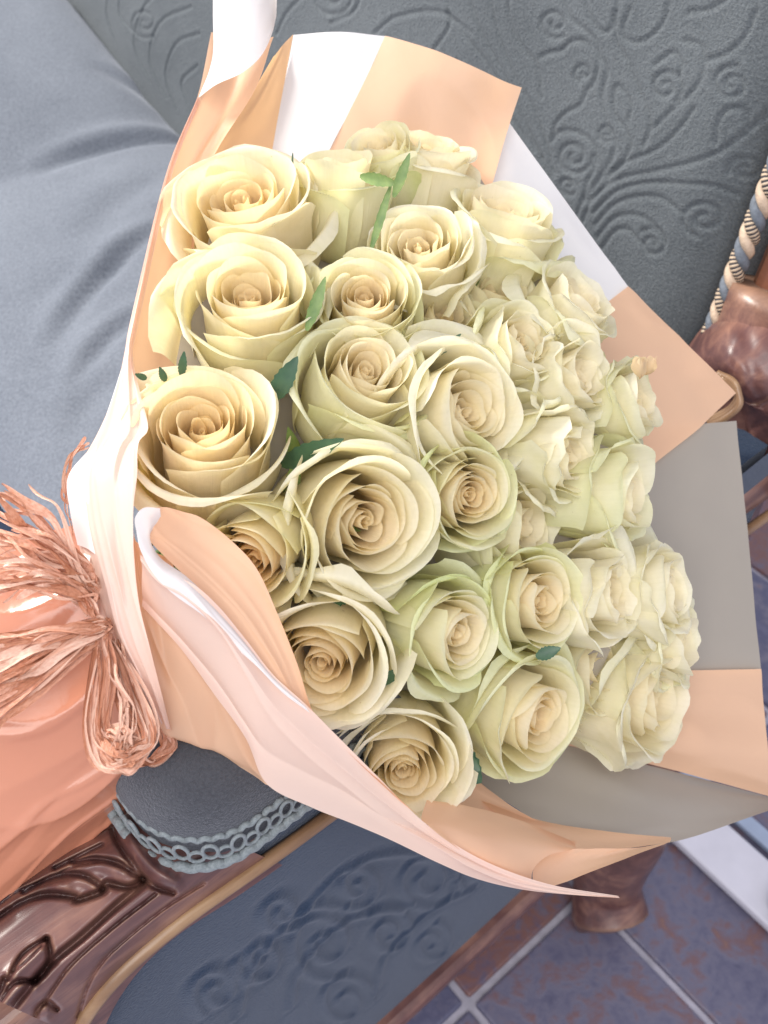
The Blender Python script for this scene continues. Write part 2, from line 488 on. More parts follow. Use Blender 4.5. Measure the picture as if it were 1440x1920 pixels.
def crop3(l): return [(900 + x / 2.667, y / 2.667) for x, y in l]
PXC = [
    crop3([(375, 890), (300, 700), (180, 420), (60, 180), (0, 20), (-60, -120)]),
    crop3([(395, 860), (352, 700), (290, 520), (228, 420), (140, 200), (90, -10), (70, -120)]),
    crop3([(340, 790), (240, 600), (130, 400), (20, 240), (-120, 60)]),
    crop3([(300, 740), (200, 600), (60, 420), (-80, 300)]),
    crop3([(335, 480), (310, 320), (220, 190), (180, 60), (190, -80)]),
    crop3([(385, 700), (400, 620), (450, 560), (520, 520), (560, 440)]),
    crop3([(500, 1080), (530, 1000), (600, 900), (670, 800), (692, 700), (650, 600), (630, 480), (655, 350), (620, 280), (600, 200), (540, 140), (470, 70), (440, -60)]),
    crop3([(530, 1100), (570, 1010), (650, 900), (730, 800), (770, 720), (740, 640), (690, 560), (690, 450), (720, 430), (770, 520), (760, 600)]),
    crop3([(715, -40), (700, 100), (705, 210), (760, 310), (800, 420), (858, 560), (862, 650), (830, 725)]),
    crop3([(770, 40), (735, 130), (745, 190), (800, 210), (870, 180), (930, 110), (960, 20), (970, -80)]),
    crop3([(690, 60), (680, 130), (640, 160), (590, 110), (560, 30), (560, -60)]),
    crop3([(395, 680), (430, 650), (520, 660), (590, 720), (600, 800), (560, 900), (530, 990)]),
    crop3([(330, 280), (370, 260), (430, 250), (470, 210), (540, 200), (600, 250), (610, 330), (580, 430)]),
    crop3([(560, 1000), (700, 895), (900, 850), (1150, 780), (1330, 650), (1440, 520)]),
    crop3([(580, 1060), (700, 950), (850, 910), (1000, 915), (1150, 930), (1250, 990)]),
    crop3([(590, 1120), (680, 1020), (800, 980), (920, 990), (1010, 1060)]),
    crop3([(600, 1180), (680, 1090), (780, 1070), (880, 1120), (930, 1210)]),
    crop3([(620, 1240), (690, 1150), (760, 1150), (820, 1220)]),
    crop3([(540, 1010), (640, 880), (760, 800), (900, 740), (1010, 640), (1080, 540)]),
    crop3([(880, 640), (960, 560), (1050, 480), (1120, 380), (1120, 240), (1040, 200)]),
    crop3([(1180, 720), (1200, 600), (1250, 540), (1310, 560), (1330, 640)]),
    crop3([(1150, 300), (1250, 260), (1330, 180), (1380, 60)]),
    crop3([(890, 320), (980, 260), (1020, 320), (1010, 370)]),
    [(540, 60), (560, 20), (600, -20)], [(720, 60), (760, 30), (840, 20), (900, 60)],
    [(640, 40), (680, 20), (700, -20)], [(830, 90), (860, 40), (850, -20)],
    [(270, 60), (240, 20), (250, -40)], [(300, 150), (270, 80), (290, 10), (340, -30)],
    [(330, 180), (300, 110), (320, 40), (380, 10)], [(350, 200), (330, 140), (350, 80), (395, 60)],
    [(230, 70), (215, 20), (225, -30)], [(370, 190), (360, 150), (390, 120)],
]
PXS = [crop3(spiral(490, 775, 95, 1.6, 0).tolist()), crop3(spiral(940, 430, 90, 1.5, 1, -1).tolist()),
       crop3(spiral(1110, 1095, 100, 1.5, 2).tolist()), crop3(spiral(870, 1215, 80, 1.4, 4).tolist()),
       crop3(spiral(400, 110, 80, 1.4, 1).tolist()), crop3(spiral(460, 920, 50, 1.1, 1).tolist()),
       crop3(spiral(1260, 420, 90, 1.5, 5, -1).tolist()), crop3(spiral(540, 360, 50, 1.2, 2).tolist()),
       crop3(spiral(650, 660, 45, 1.2, 1).tolist()), crop3(spiral(1290, 860, 70, 1.4, 3).tolist()),
       spiral(640, -10, 40, 1.5, 0).tolist(), spiral(290, 40, 30, 1.5, 1).tolist()]
curves = []
for c in PXC + PXS:
    q = np.array([on_back(*p) for p in c])
    curves.append((q, .0015, -1))
# the same kind of scrollwork where the photograph does not reach
for k in range(26):
    cx, cy = rng.uniform(-.9, -.02), rng.uniform(.25, .5)
    curves.append((spiral(cx, cy, rng.uniform(.02, .045), 1.5, rng.uniform(0, 6), rng.choice([-1, 1])), .0015, -1))
NX, NY = 900, 440
X0, X1, Y0, Y1 = -1.10, .012, -.06, .52
Hm = relief(NX, NY, X0, X1, Y0, Y1, curves)
xs = np.linspace(X0, X1, NX); ys = np.linspace(Y0, Y1, NY)
XX, YY = np.meshgrid(xs, ys)
edge = np.clip((XX + .045) / .057, 0, 1)
puff = -.030 * edge ** 2.2 + .012 * np.sin(np.clip((XX - X0) / (X1 - X0), 0, 1) * math.pi) + .0015 * Noise2(3, 8, 14)(XX, YY)
top = np.clip((YY - .46) / .06, 0, 1); puff -= .03 * top ** 2
pt = B0 + XX[..., None] * SS + YY[..., None] * BU + (puff + Hm * .0012)[..., None] * BN
spart("back_panel", pt.reshape(-1, 3), grid_faces(NY, NX), M['damask'])
# slab behind the cushioned panel and the wooden stile beside it
def bpt(x, y, n): return B0 + x * SS + y * BU + n * BN
def bbox(x0, x1, y0, y1, n0, n1):
    V = [bpt(x, y, n) for x in (x0, x1) for y in (y0, y1) for n in (n0, n1)]
    return V, [[0, 1, 3, 2], [4, 6, 7, 5], [0, 4, 5, 1], [2, 3, 7, 6], [0, 2, 6, 4], [1, 5, 7, 3]]
v, fc = bbox(-1.12, .0, -.5, .5, -.075, -.036); bevel(spart("back_board", v, fc, M['wood_red'], False), .004)
v, fc = bbox(.0125, .060, -.03, .56, -.072, -.012); bevel(spart("back_stile", v, fc, M['wood_red'], False), .010, 3)
v, fc = bbox(.030, .044, -.02, .56, -.0125, -.004); bevel(spart("stile_bead", v, fc, M['wood_red'], False), .004, 3)
# rope cord, three strands laid round one another, between panel and stile
rope = empty("rope_cord", (0, 0, 0)); rope.parent = settee
ylen = np.linspace(-.02, .52, 900)
for k, mt in enumerate(('rope_beige', 'rope_grey', 'rope_stripe')):
    ph = ylen / .026 * 2 * math.pi + k * 2.094
    c = np.array([bpt(.006 + .0032 * math.cos(a), y, -.006 + .0032 * math.sin(a)) for y, a in zip(ylen, ph)])
    V, F = tube(c, .0034, 8, False)
    uv = np.stack([np.tile(np.arange(8) / 8, 900), np.repeat(ylen * 4, 8)], 1)
    spart("strand", V, F, M[mt], True, rope, uvs=uv)

# far arm of the settee, red brown
V, F = tube(catmull([P(150, -150, 1.30), P(165, -60, 1.24), P(172, 0, 1.17), P(178, 30, 1.12)], 24), .028, 12)
spart("far_arm", V, F, M['wood_red'])
# seat deck under the cushion
v, fc = box_wsf(-1.22, -.262, -.455, .02, .30, .42); bevel(spart("seat_deck", v, fc, M['navy'], False), .02, 3)

# near arm: solid frame seen from the outer side
pol = [(-.50, .612), (-.24, .620), (-.155, .650), (-.14, .656), (-.03, .650), (.01, .645), (.06, .640), (.11, .620), (.14, .59), (.150, .55), (.15, .50), (.11, .42), (.09, .30), (.085, .19),
       (.045, .19), (.050, .32), (.055, .42), (.056, .50), (.046, .57), (.028, .612), (.006, .634), (-.03, .640), (-.08, .634), (-.16, .625), (-.24, .605), (-.50, .575)]
pol = np.array(pol)
n = len(pol)
ring = [(-.252, 0.0), (-.262, .006), (-.262, .0), ]
V = []; F = []
for s, ins in ((-.255, 0), (-.1705, 0)):
    for f, z in pol: V.append(W(s, f, z))
for i in range(n):
    j = (i + 1) % n; F.append([i, j, n + j, n + i])
F.append(list(range(n))[::-1]); F.append(list(range(n, 2 * n)))
o = spart("arm_frame", V, F, M['wood'], False); bevel(o, .005, 3)
# gilt bead along the lower edge of the arm, running down the front post
bead = np.array([(-.49, .570), (-.3, .596), (-.17, .622), (-.08, .630), (-.03, .636), (.004, .630), (.026, .609), (.043, .570), (.053, .500), (.052, .42), (.047, .32), (.042, .20)])
bw = np.array([W(-.165, f, z) for f, z in bead])
V, F = tube(catmull(bw, 90), .0034, 10); spart("gilt_bead", V, F, M['gilt'])

# carved face of the arm: visible skin of the top and outer side, cut with leaves and grooves
def cz(l): return np.array([(x / 2.25, 1350 + y / 2.25) for x, y in l], float)
GRV = [(cz([(230, 625), (340, 570), (430, 525)]), 4.0, 1.0), (cz([(100, 725), (230, 660), (330, 650), (400, 680), (432, 712)]), 5.0, 1.3),
       (cz([(310, 600), (400, 585), (500, 605), (604, 672)]), 5.0, 1.3), (cz([(-30, 850), (100, 765), (200, 735), (310, 745), (330, 758), (432, 722), (450, 690), (540, 704), (604, 674)]), 6.0, 1.6),
       (cz([(606, 690), (480, 795), (350, 912), (230, 1012), (120, 1130), (0, 1285)]), 7.0, 1.5), (cz([(655, 735), (470, 880), (300, 1032), (200, 1170), (110, 1300)]), 3.0, .8),
       (cz([(200, 925), (212, 990), (190, 1060), (150, 1100)]), 5.0, 1.2), (cz([(35, 1095), (95, 990), (195, 920)]), 4.0, 1.0), (cz([(0, 1190), (60, 1110), (150, 1098)]), 4.5, 1.2),
       (cz([(20, 1090), (0, 1150), (-30, 1200)]), 5.0, 1.0), (cz([(150, 1270), (160, 1215), (200, 1190), (240, 1220)]), 4.5, 1.0), (cz([(470, 445), (500, 520), (570, 620), (650, 700), (730, 730)]), 5.0, 1.2),
       (cz([(-20, 790), (80, 720), (180, 680)]), 2.5, .5), (cz([(260, 640), (330, 612), (420, 600)]), 2.5, .5), (cz([(60, 1060), (120, 1010), (180, 950)]), 2.5, .5),
       (cz([(860, 690), (700, 790), (560, 900), (440, 1010), (370, 1120), (330, 1250)]), 3.0, .6)]
RDG = [(cz([(520, 430), (560, 520), (640, 620), (740, 690)]), 13.0, 1.2), (cz([(250, 690), (330, 675), (420, 700)]), 11.0, .7), (cz([(330, 620), (420, 610), (520, 640)]), 12.0, .8),
       (cz([(60, 790), (180, 710), (280, 705)]), 12.0, .7), (cz([(60, 1080), (110, 1030), (170, 970)]), 13.0, 1.2), (cz([(20, 1190), (80, 1135), (130, 1120)]), 12.0, 1.1), (cz([(195, 1250), (200, 1235)]), 10.0, .9)]
Uc = catmull(np.array([(250, 1500), (218, 1545), (120, 1600), (0, 1690), (-80, 1750), (-150, 1810)], float), 170)
Lc = catmull(np.array([(530, 1622), (440, 1684), (345, 1745), (275, 1805), (222, 1875), (180, 1960)], float), 170)
nk = 150
tw = np.linspace(0, 1, nk)[None, :, None]
PX = Uc[:, None] * (1 - tw) + Lc[:, None] * tw
dd = np.zeros(PX.shape[:2])
def seg_dist(c):
    cc = catmull(c, max(20, int(np.sum(np.linalg.norm(np.diff(c, axis=0), axis=1)) / 2.5)))
    best = np.full(dd.shape, 1e9)
    for q in cc:
        best = np.minimum(best, (PX[..., 0] - q[0]) ** 2 + (PX[..., 1] - q[1]) ** 2)
    return np.sqrt(best)
for c, w, a in GRV: dd += a * .0062 * np.exp(-(seg_dist(c) / w) ** 2)
for c, w, a in RDG: dd -= a * .0034 * np.exp(-(seg_dist(c) / w) ** 2)
RX = (PX[..., 0] - 720) / FPX; RY = (PX[..., 1] - 960) / FPX
RR = RX[..., None] * VX + VV - RY[..., None] * VU
tz = (.669 - CAM[2]) / RR[..., 2]; ts = (-.166 - CAM @ SS) / (RR @ SS)
kx = .006
dep = kx * np.logaddexp(tz / kx, ts / kx) - kx * .2
# the top rolls over towards the inner side
ti = np.clip(1 - tw[..., 0] / .22, 0, 1) ** 2 * .012
V = CAM + RR * (dep + dd + ti)[..., None]
spart("carved_arm_face", V.reshape(-1, 3), grid_faces(170, nk)[:, ::-1].copy(), M['wood'])

# upholstered pad on the arm
def rrect(t, f0, f1, h, r):
    """rounded outline of the pad base; t in 0..1 from rear inner round the front to rear outer"""
    pts = [(-.2105 - h, f0), (-.2105 - h, f1 - r)]
    for a in np.linspace(0, math.pi / 2, 8)[1:]:
        pts.append((-.2105 - h + r * (1 - math.cos(a)), f1 - r + r * math.sin(a)))
    for a in np.linspace(0, math.pi / 2, 8):
        pts.append((-.2105 + h - r * (1 - math.sin(a)), f1 - r + r * math.cos(a)))
    pts.append((-.2105 + h, f0))
    pts = np.array(pts); seg = np.r_[0, np.cumsum(np.linalg.norm(np.diff(pts, axis=0), axis=1))]
    tt = np.asarray(t) * seg[-1]
    return np.stack([np.interp(tt, seg, pts[:, 0]), np.interp(tt, seg, pts[:, 1])], 1)
m = 90; tt = np.linspace(0, 1, m); kk = 16
V = []
base = rrect(tt, -.150, -.034, .048, .036)
for a in np.linspace(0, 1, kk):
    q = base.copy()
    shrink = 1 - math.cos(a * math.pi / 2) ** .75 if a < 1 else 1.0
    hgt = math.sin(a * math.pi / 2) ** .8
    q[:, 0] = -.2105 + (base[:, 0] + .2105) * (1 - shrink * .96) * (1 + .10 * math.sin(a * math.pi))
    q[:, 1] = base[:, 1] - shrink * .05 * np.clip((base[:, 1] + .092) / .058, -1, 1) * .9 + .006 * math.sin(a * math.pi) * (base[:, 1] > -.1)
    for s, f in q: V.append(W(s, f, .664 + .048 * hgt))
spart("arm_pad", V, grid_faces(kk, m), M['pad'])
# braid round the foot of the pad: two cords and a row of loops
tt2 = np.linspace(.2, 1, 260); q = rrect(tt2, -.150, -.028, .0525, .036)
c1 = np.array([W(s, f, .6690 + .0008 * math.sin(i * .9)) for i, (s, f) in enumerate(q)])
V, F = tube(c1, .0021, 8); gb = spart("gimp_braid", V, F, M['gimp'])
q2 = rrect(tt2, -.150, -.033, .050, .036)
c2 = np.array([W(s, f, .6835 + .0010 * math.sin(i * 1.1)) for i, (s, f) in enumerate(q2)])
V, F = tube(c2, .0013, 8); mesh_obj("cord", V - SO, F, M['gimp'], gb)
nl = 44
qq = rrect(np.linspace(.22, 1, nl), -.150, -.0300, .0520, .036); qn = rrect(np.linspace(.22, 1, nl) + .002, -.150, -.0300, .0520, .036)
for i in range(nl):
    s, f = qq[i]; tv_ = qn[i] - qq[i]
    if np.linalg.norm(tv_) < 1e-9: tv_ = np.array([0, -1.])
    tv_ /= np.linalg.norm(tv_)
    up = .0062 if i % 2 else .0048
    cc = W(s, f, .6758 + (.003 if i % 2 else 0))
    T = SS * tv_[0] + FF * tv_[1]
    a = np.linspace(0, 2 * math.pi, 15)
    loop = np.array([cc + T * .0030 * math.cos(x) + ZZ * up * math.sin(x) * .9 for x in a])
    V, F = tube(loop, .0008, 6, False)
    mesh_obj("braid_loop", V - SO, F, M['gimp'], gb)

# outer panel under the arm: navy damask with scrollwork
def ons(px, py, s):
    r = ray(px, py); t = (s - CAM @ SS) / (r @ SS); p = CAM + r * t
    return p @ FF, p[2]
pc = []
for c in [spiral(790, 1640, 60, 1.7, 0), spiral(660, 1650, 45, 1.5, 2, -1), spiral(600, 1760, 70, 1.6, 1), spiral(480, 1790, 45, 1.4, 3, -1),
          spiral(720, 1740, 50, 1.5, 4), spiral(880, 1620, 40, 1.4, 2), spiral(520, 1700, 40, 1.4, 1), spiral(640, 1870, 55, 1.5, 0, -1), spiral(400, 1850, 50, 1.5, 2),
          spiral(800, 1760, 40, 1.4, 5)]:
    pc.append(c)
pc += [np.array(x, float) for x in ([(560, 1700), (640, 1620), (740, 1590), (850, 1600)], [(440, 1900), (470, 1800), (560, 1700), (640, 1690)],
       [(540, 1880), (560, 1800), (640, 1720), (760, 1690)], [(700, 1850), (720, 1780), (800, 1700), (880, 1660)])]
cv = [(np.array([ons(x, y, -.172) for x, y in c]), .0032, 1) for c in pc]
NX, NY = 300, 280
Hp = relief(NX, NY, -.46, .06, .19, .64, cv)
XX, YY = np.meshgrid(np.linspace(-.46, .06, NX), np.linspace(.19, .64, NY))
pt = SS * (-.172) + XX[..., None] * FF + YY[..., None] * ZZ + (Hp * .0018 + .004 * np.sin((XX + .46) / .52 * math.pi))[..., None] * SS
spart("side_panel", pt.reshape(-1, 3), grid_faces(NY, NX), M['navy'])
v, fc = box_wsf(-.26, -.156, -.50, .09, .190, .212); bevel(spart("side_rail", v, fc, M['wood'], False), .007, 3)
v, fc = box_wsf(-.26, -.18, -.46, .05, .213, .63); spart("arm_core", v, fc, M['navy'], False)
# rear post with carved knuckle and cabriole leg
V, F = tube(catmull([W(-.222, -.505, .70), W(-.215, -.487, .62), W(-.205, -.48, .50), W(-.20, -.47, .35), W(-.195, -.455, .20)], 40), np.interp(np.linspace(0, 1, 40), [0, .2, .5, 1], [.034, .034, .028, .034]), 14)
spart("rear_post", V, F, M['wood'])
V, F = tube(catmull([W(-.195, -.452, .235), W(-.168, -.440, .17), W(-.160, -.430, .10), W(-.150, -.425, .05), W(-.132, -.415, .022), W(-.118, -.408, .014)], 40),
            np.interp(np.linspace(0, 1, 40), [0, .25, .6, .8, .92, 1], [.050, .045, .034, .040, .036, .010]), 16)
spart("rear_leg", V, F, M['wood'])
V, F = tube(catmull([W(-.20, .065, .235), W(-.17, .085, .17), W(-.165, .085, .10), W(-.15, .095, .05), W(-.135, .11, .022), W(-.12, .12, .014)], 40),
            np.interp(np.linspace(0, 1, 40), [0, .25, .6, .8, .92, 1], [.042, .036, .022, .027, .028, .012]), 14)
spart("front_leg", V, F, M['wood'])
# carved joint where the arm meets the back
ctrl = [[(1285, 655, .640), (1330, 600, .625), (1385, 560, .612), (1450, 540, .602), (1530, 530, .60)], [(1300, 668, .612), (1350, 625, .592), (1400, 605, .582), (1460, 595, .578), (1540, 590, .58)],
        [(1318, 690, .604), (1360, 680, .580), (1405, 680, .572), (1462, 680, .568), (1540, 680, .57)], [(1345, 722, .606), (1385, 735, .584), (1420, 745, .578), (1470, 745, .572), (1545, 745, .572)],
        [(1372, 770, .618), (1405, 780, .598), (1435, 790, .590), (1480, 800, .584), (1550, 800, .584)], [(1380, 830, .640), (1405, 845, .622), (1440, 855, .612), (1490, 870, .604), (1555, 880, .60)],
        [(1388, 900, .672), (1410, 912, .655), (1440, 930, .640), (1490, 950, .630), (1555, 970, .62)]]
pts = np.array([[P(*q) for q in row] for row in ctrl])
a = np.stack([catmull(pts[i], 60) for i in range(len(pts))], 0); b = np.stack([catmull(a[:, j], 80) for j in range(60)], 1)
Ug, Vg = np.meshgrid(np.linspace(0, 1, 80), np.linspace(0, 1, 60), indexing='ij')
nzk = Noise2(77, 10, 11)
dsp = .0018 * nzk(Ug * 2, Vg * 2) - .0045 * np.exp(-((Ug - .50 - .06 * np.sin(Vg * 5)) / .022) ** 2) - .004 * np.exp(-((Ug - .80 + .25 * Vg) / .02) ** 2) + .003 * np.exp(-((Ug - .58 - .05 * Vg) / .04) ** 2)
b = b + dsp[..., None] * (-VV)
spart("arm_joint", b.reshape(-1, 3), grid_faces(80, 60), M['wood'])
for k in range(3):
    c = catmull([P(1345 + k * 4, 700 + k * 4, .580 - k * .001), P(1374 + k * 3, 715 + k * 8, .574), P(1384 + k, 740 + k * 10, .574), P(1370 - k * 6, 765 + k * 10, .580), P(1335 - k * 6, 785 + k * 8, .590)], 26)
    V, F = tube(c, .0022, 8); spart("carved_ring", V, F, M['gilt'])

# ------------------------------------------------------------------ seat cushion
NS, NF = 260, 150
s_ = np.linspace(-1.60, -.30, NS); 
u = np.linspace(0, 1, NF)
V = []
nz = Noise2(11, 9, 5.0)
# cross-section (f,z): front bottom, round the front, over the crown, down behind
prof = np.array([(-.16, .425), (-.118, .45), (-.100, .50), (-.125, .548), (-.19, .574), (-.28, .584), (-.36, .585), (-.42, .578), (-.455, .560), (-.468, .52), (-.462, .45)])
pf = catmull(prof, NF)
SSm, UU = np.meshgrid(s_, u, indexing='ij')
fcl = np.broadcast_to(pf[:, 0], SSm.shape).copy(); zcl = np.broadcast_to(pf[:, 1], SSm.shape).copy()
# puckers: ridges fanning out from where the cushion is pressed down
def pucker(px0, py0, px1, py1, amp, w):
    global zcl
    def hit(px, py):
        r = ray(px, py); t = (.578 - CAM[2]) / r[2]; p = CAM + r * t; return np.array([p @ SS, p @ FF])
    a, b = hit(px0, py0), hit(px1, py1)
    q = np.stack([SSm - a[0], fcl - a[1]], -1); d = b - a; L = np.linalg.norm(d); d = d / L
    along = q @ d / L; across = q @ np.array([-d[1], d[0]]) - .010 * np.sin(np.clip(along, 0, 1) * math.pi)
    env = np.clip(np.sin(np.clip(along, 0, 1) * math.pi), 0, 1) ** .7
    zcl = zcl - amp * env * (np.exp(-(across / w) ** 2) - .7 * np.exp(-((across - 1.8 * w) / (1.5 * w)) ** 2))
zcl += .004 * nz(SSm * 4, fcl * 5)
pucker(400, 235, 60, 340, .0075, .008)
pucker(330, 420, 90, 650, .0080, .008)
pucker(300, 580, 130, 720, .0060, .007)
pucker(340, 320, 150, 470, .0035, .016)
pucker(370, 215, 180, 185, .0040, .010)
pucker(300, 500, 60, 560, .0030, .018)
pucker(250, 690, 120, 800, .0035, .012)
zcl += .34 * np.clip(-.86 - SSm, 0, .22) * np.clip((zcl - .42) / .1, 0, 1)
endf = np.clip((SSm + 1.60) / .05, 0, 1)
zcl = .5 + (zcl - .5) * (.35 + .65 * np.sin(endf * math.pi / 2))
pt = SSm[..., None] * SS + fcl[..., None] * FF + zcl[..., None] * ZZ
o = mesh_obj("seat_cushion", pt.reshape(-1, 3), grid_faces(NS, NF), M['velvet'])
tag(o, "plump plain grey blue velvet cushion with puckers lying against the damask back", "cushion")

# ------------------------------------------------------------------ wrapping paper
def surf(name, ctrl, mat, parent, nu=34, nv=34, wr=.0012, seed=0, fm=2.2, ridges=()):
    c = np.array(ctrl, float)                      # rows x cols x (px,py,d)
    pts = np.array([[P(*q) for q in row] for row in c])
    a = np.stack([catmull(pts[i], nv) for i in range(len(pts))], 0)
    b = np.stack([catmull(a[:, j], nu) for j in range(nv)], 1)
    U_, V_ = np.meshgrid(np.linspace(0, 1, nu), np.linspace(0, 1, nv), indexing='ij')
    nz = Noise2(seed + 100, 6, fm * 2)
    nrm = -VV
    nz3 = Noise2(seed + 300, 5, fm * 1.5); rid = 1 - 2 * np.abs(np.sin(3.2 * nz3(U_ * 1.6, V_ * 1.6)))
    b = b + (wr * nz(U_ * 2, V_ * 2) + .55 * wr * rid)[..., None] * nrm
    for vp, slope, wd, amp in ridges:      # folds running along the sheet
        dv = V_ - vp - slope * (U_ - .5)
        b = b + (amp * (np.exp(-np.abs(dv) / wd) - .25))[..., None] * nrm
    uv = np.stack([U_.ravel(), V_.ravel()], 1)
    org = np.array(parent.location) if parent is not None else 0
    return mesh_obj(name, b.reshape(-1, 3) - org, grid_faces(nu, nv), M[mat], parent, True, uvs=uv)

TIE = P(185, 1130, .405)
def sheet(name, label, group="sheets of bouquet wrapping paper"):
    return empty(name, TIE, label, "paper", group)

# left wall with the rolled top
A_ = sheet("wrapping_sheet", "tall peach sheet whose top is rolled into a white tube")
surf("sheet_face", [[(396, 60, .475), (450, 70, .482), (513, 70, .47)], [(370, 185, .462), (430, 182, .470), (478, 168, .462)],
      [(312, 330, .446), (352, 330, .456), (391, 314, .452)], [(270, 500, .430), (315, 495, .446), (365, 470, .45)], [(248, 600, .420), (310, 620, .44), (390, 620, .45)],
      [(238, 690, .412), (310, 730, .43), (400, 760, .445)], [(190, 850, .395), (260, 900, .41), (360, 930, .43)]], 'peach', A_, 50, 30, .0012, 1)
surf("rolled_top", [[(399, -90, .470), (412, -90, .452), (445, -90, .442), (480, -90, .444), (508, -90, .455), (519, -90, .468)],
      [(399, 20, .466), (412, 15, .449), (447, 5, .440), (482, 0, .442), (509, -10, .452), (519, -20, .464)],
      [(398, 110, .464), (413, 100, .448), (448, 85, .440), (484, 60, .442), (509, 30, .450), (519, 5, .462)],
      [(372, 183, .460), (404, 160, .448), (452, 137, .441), (488, 106, .443), (509, 66, .449), (518, 30, .460)]], 'white', A_, 40, 30, .0004, 2)
# top back sheet
B_ = sheet("wrapping_sheet", "broad back sheet, white with a peach border, standing behind the topmost roses")
surf("shaded_fold", [[(513, 107, .505), (530, 84, .512), (550, 65, .516)], [(440, 225, .492), (485, 200, .500), (528, 185, .510)], [(370, 330, .484), (430, 320, .492), (508, 300, .503)], [(330, 430, .48), (400, 430, .488), (490, 430, .498)]], 'peach_shade', B_, 30, 24, .0006, 3)  # strip shaded by the roll, coloured in as deeper peach
surf("white_face", [[(550, 65, .516), (632, 60, .510), (722, 67, .512)], [(528, 185, .510), (600, 185, .505), (668, 185, .507)], [(508, 300, .503), (565, 300, .499), (610, 300, .50)], [(490, 430, .498), (540, 430, .495), (570, 430, .495)]], 'white', B_, 30, 24, .0006, 4)
surf("peach_border", [[(722, 67, .512), (790, 84, .503), (850, 108, .500), (920, 140, .500), (978, 165, .506)], [(668, 185, .507), (750, 200, .503), (820, 215, .506), (900, 235, .510), (950, 250, .508)],
      [(610, 300, .50), (700, 300, .502), (780, 310, .508), (870, 330, .510), (923, 345, .507)], [(570, 430, .495), (680, 430, .50), (760, 430, .503), (840, 430, .504), (895, 430, .504)]], 'peach', B_, 40, 40, .0012, 5)
# right sheet, white with peach corner
C_ = sheet("wrapping_sheet", "white side sheet with a square peach corner pointing at the carved arm knuckle")
surf("white_face", [[(915, 175, .520), (880, 300, .515), (850, 420, .505)], [(1050, 362, .527), (1000, 430, .519), (950, 520, .51)], [(1178, 537, .535), (1126, 577, .528), (1050, 640, .515)]], 'white', C_, 30, 20, .0008, 6)
surf("peach_corner", [[(1178, 537, .535), (1126, 577, .528), (1050, 640, .515)], [(1283, 640, .540), (1220, 690, .532), (1120, 770, .52)], [(1380, 737, .545), (1300, 812, .537), (1200, 890, .525)]], 'peach', C_, 30, 24, .0012, 7)
# right lower sheet, white paper with its shade put into the colour
D_ = sheet("wrapping_sheet", "white sheet toned grey beige as in shade, with a peach lower border behind the outermost folded rose")
surf("white_face", [[(1100, 800, .525), (1240, 800, .538), (1381, 789, .546)], [(1120, 1020, .515), (1260, 1020, .530), (1404, 1020, .538)], [(1130, 1262, .505), (1280, 1262, .518), (1427, 1262, .528)]], 'greige_shade', D_, 30, 24, .0008, 8)
surf("peach_border", [[(1110, 1257, .502), (1280, 1257, .515), (1427, 1254, .525)], [(1090, 1310, .497), (1265, 1325, .509), (1434, 1340, .519)], [(1060, 1360, .492), (1250, 1385, .501), (1442, 1420, .512)], [(1030, 1392, .497), (1235, 1437, .508), (1455, 1497, .520)]], 'peach', D_, 40, 30, .0010, 9)
# lower sheet, white paper whose shade is likewise in the colour
E_ = sheet("wrapping_sheet", "white inner sheet toned grey beige as in shade, ending in a point below the folded peach border")
surf("white_face", [[(830, 1400, .470), (990, 1385, .488), (1235, 1440, .512), (1462, 1499, .522)], [(900, 1470, .462), (1050, 1470, .478), (1260, 1490, .498), (1463, 1504, .516)],
      [(990, 1530, .455), (1120, 1545, .466), (1280, 1540, .486), (1462, 1510, .510)], [(1060, 1592, .448), (1160, 1590, .456), (1290, 1573, .476), (1458, 1514, .506)]], 'greige_shade', E_, 34, 34, .0010, 10)
surf("peach_edge", [[(790, 1400, .455), (850, 1420, .458), (905, 1472, .459)], [(790, 1480, .440), (870, 1490, .450), (965, 1515, .455)], [(800, 1545, .424), (930, 1560, .436), (1048, 1560, .450)]], 'peach', E_, 24, 24, .0008, 11)
# front sheet, upper layer with the curl, down to the rolled tip
F_ = sheet("wrapping_sheet", "front peach sheet with a curled white edge, ending in a rolled tip")
surf("inner_layer", [[(258, 972, .344), (283, 955, .349), (310, 951, .353), (341, 959, .356)], [(272, 1000, .346), (310, 1000, .352), (350, 990, .356), (377, 971, .357)], [(285, 1020, .3475), (340, 1030, .354), (395, 1030, .357), (428, 1009, .357)],
      [(351, 1085, .3485), (395, 1085, .354), (440, 1080, .356), (480, 1065, .356)], [(408, 1140, .350), (450, 1150, .354), (490, 1155, .356), (521, 1153, .356)],
      [(459, 1202, .351), (495, 1220, .354), (530, 1235, .356), (557, 1245, .356)], [(511, 1268, .352), (540, 1295, .354), (570, 1325, .357), (593, 1348, .358)], [(572, 1325, .354), (600, 1355, .356), (630, 1385, .358), (660, 1410, .360)],
      [(634, 1386, .358), (665, 1418, .360), (700, 1455, .362), (737, 1492, .364)], [(711, 1463, .362), (740, 1490, .365), (775, 1520, .368), (803, 1543, .370)]], 'peach', F_, 90, 50, .0005, 12, 2.2, ((.45, .5, .14, .0016),))
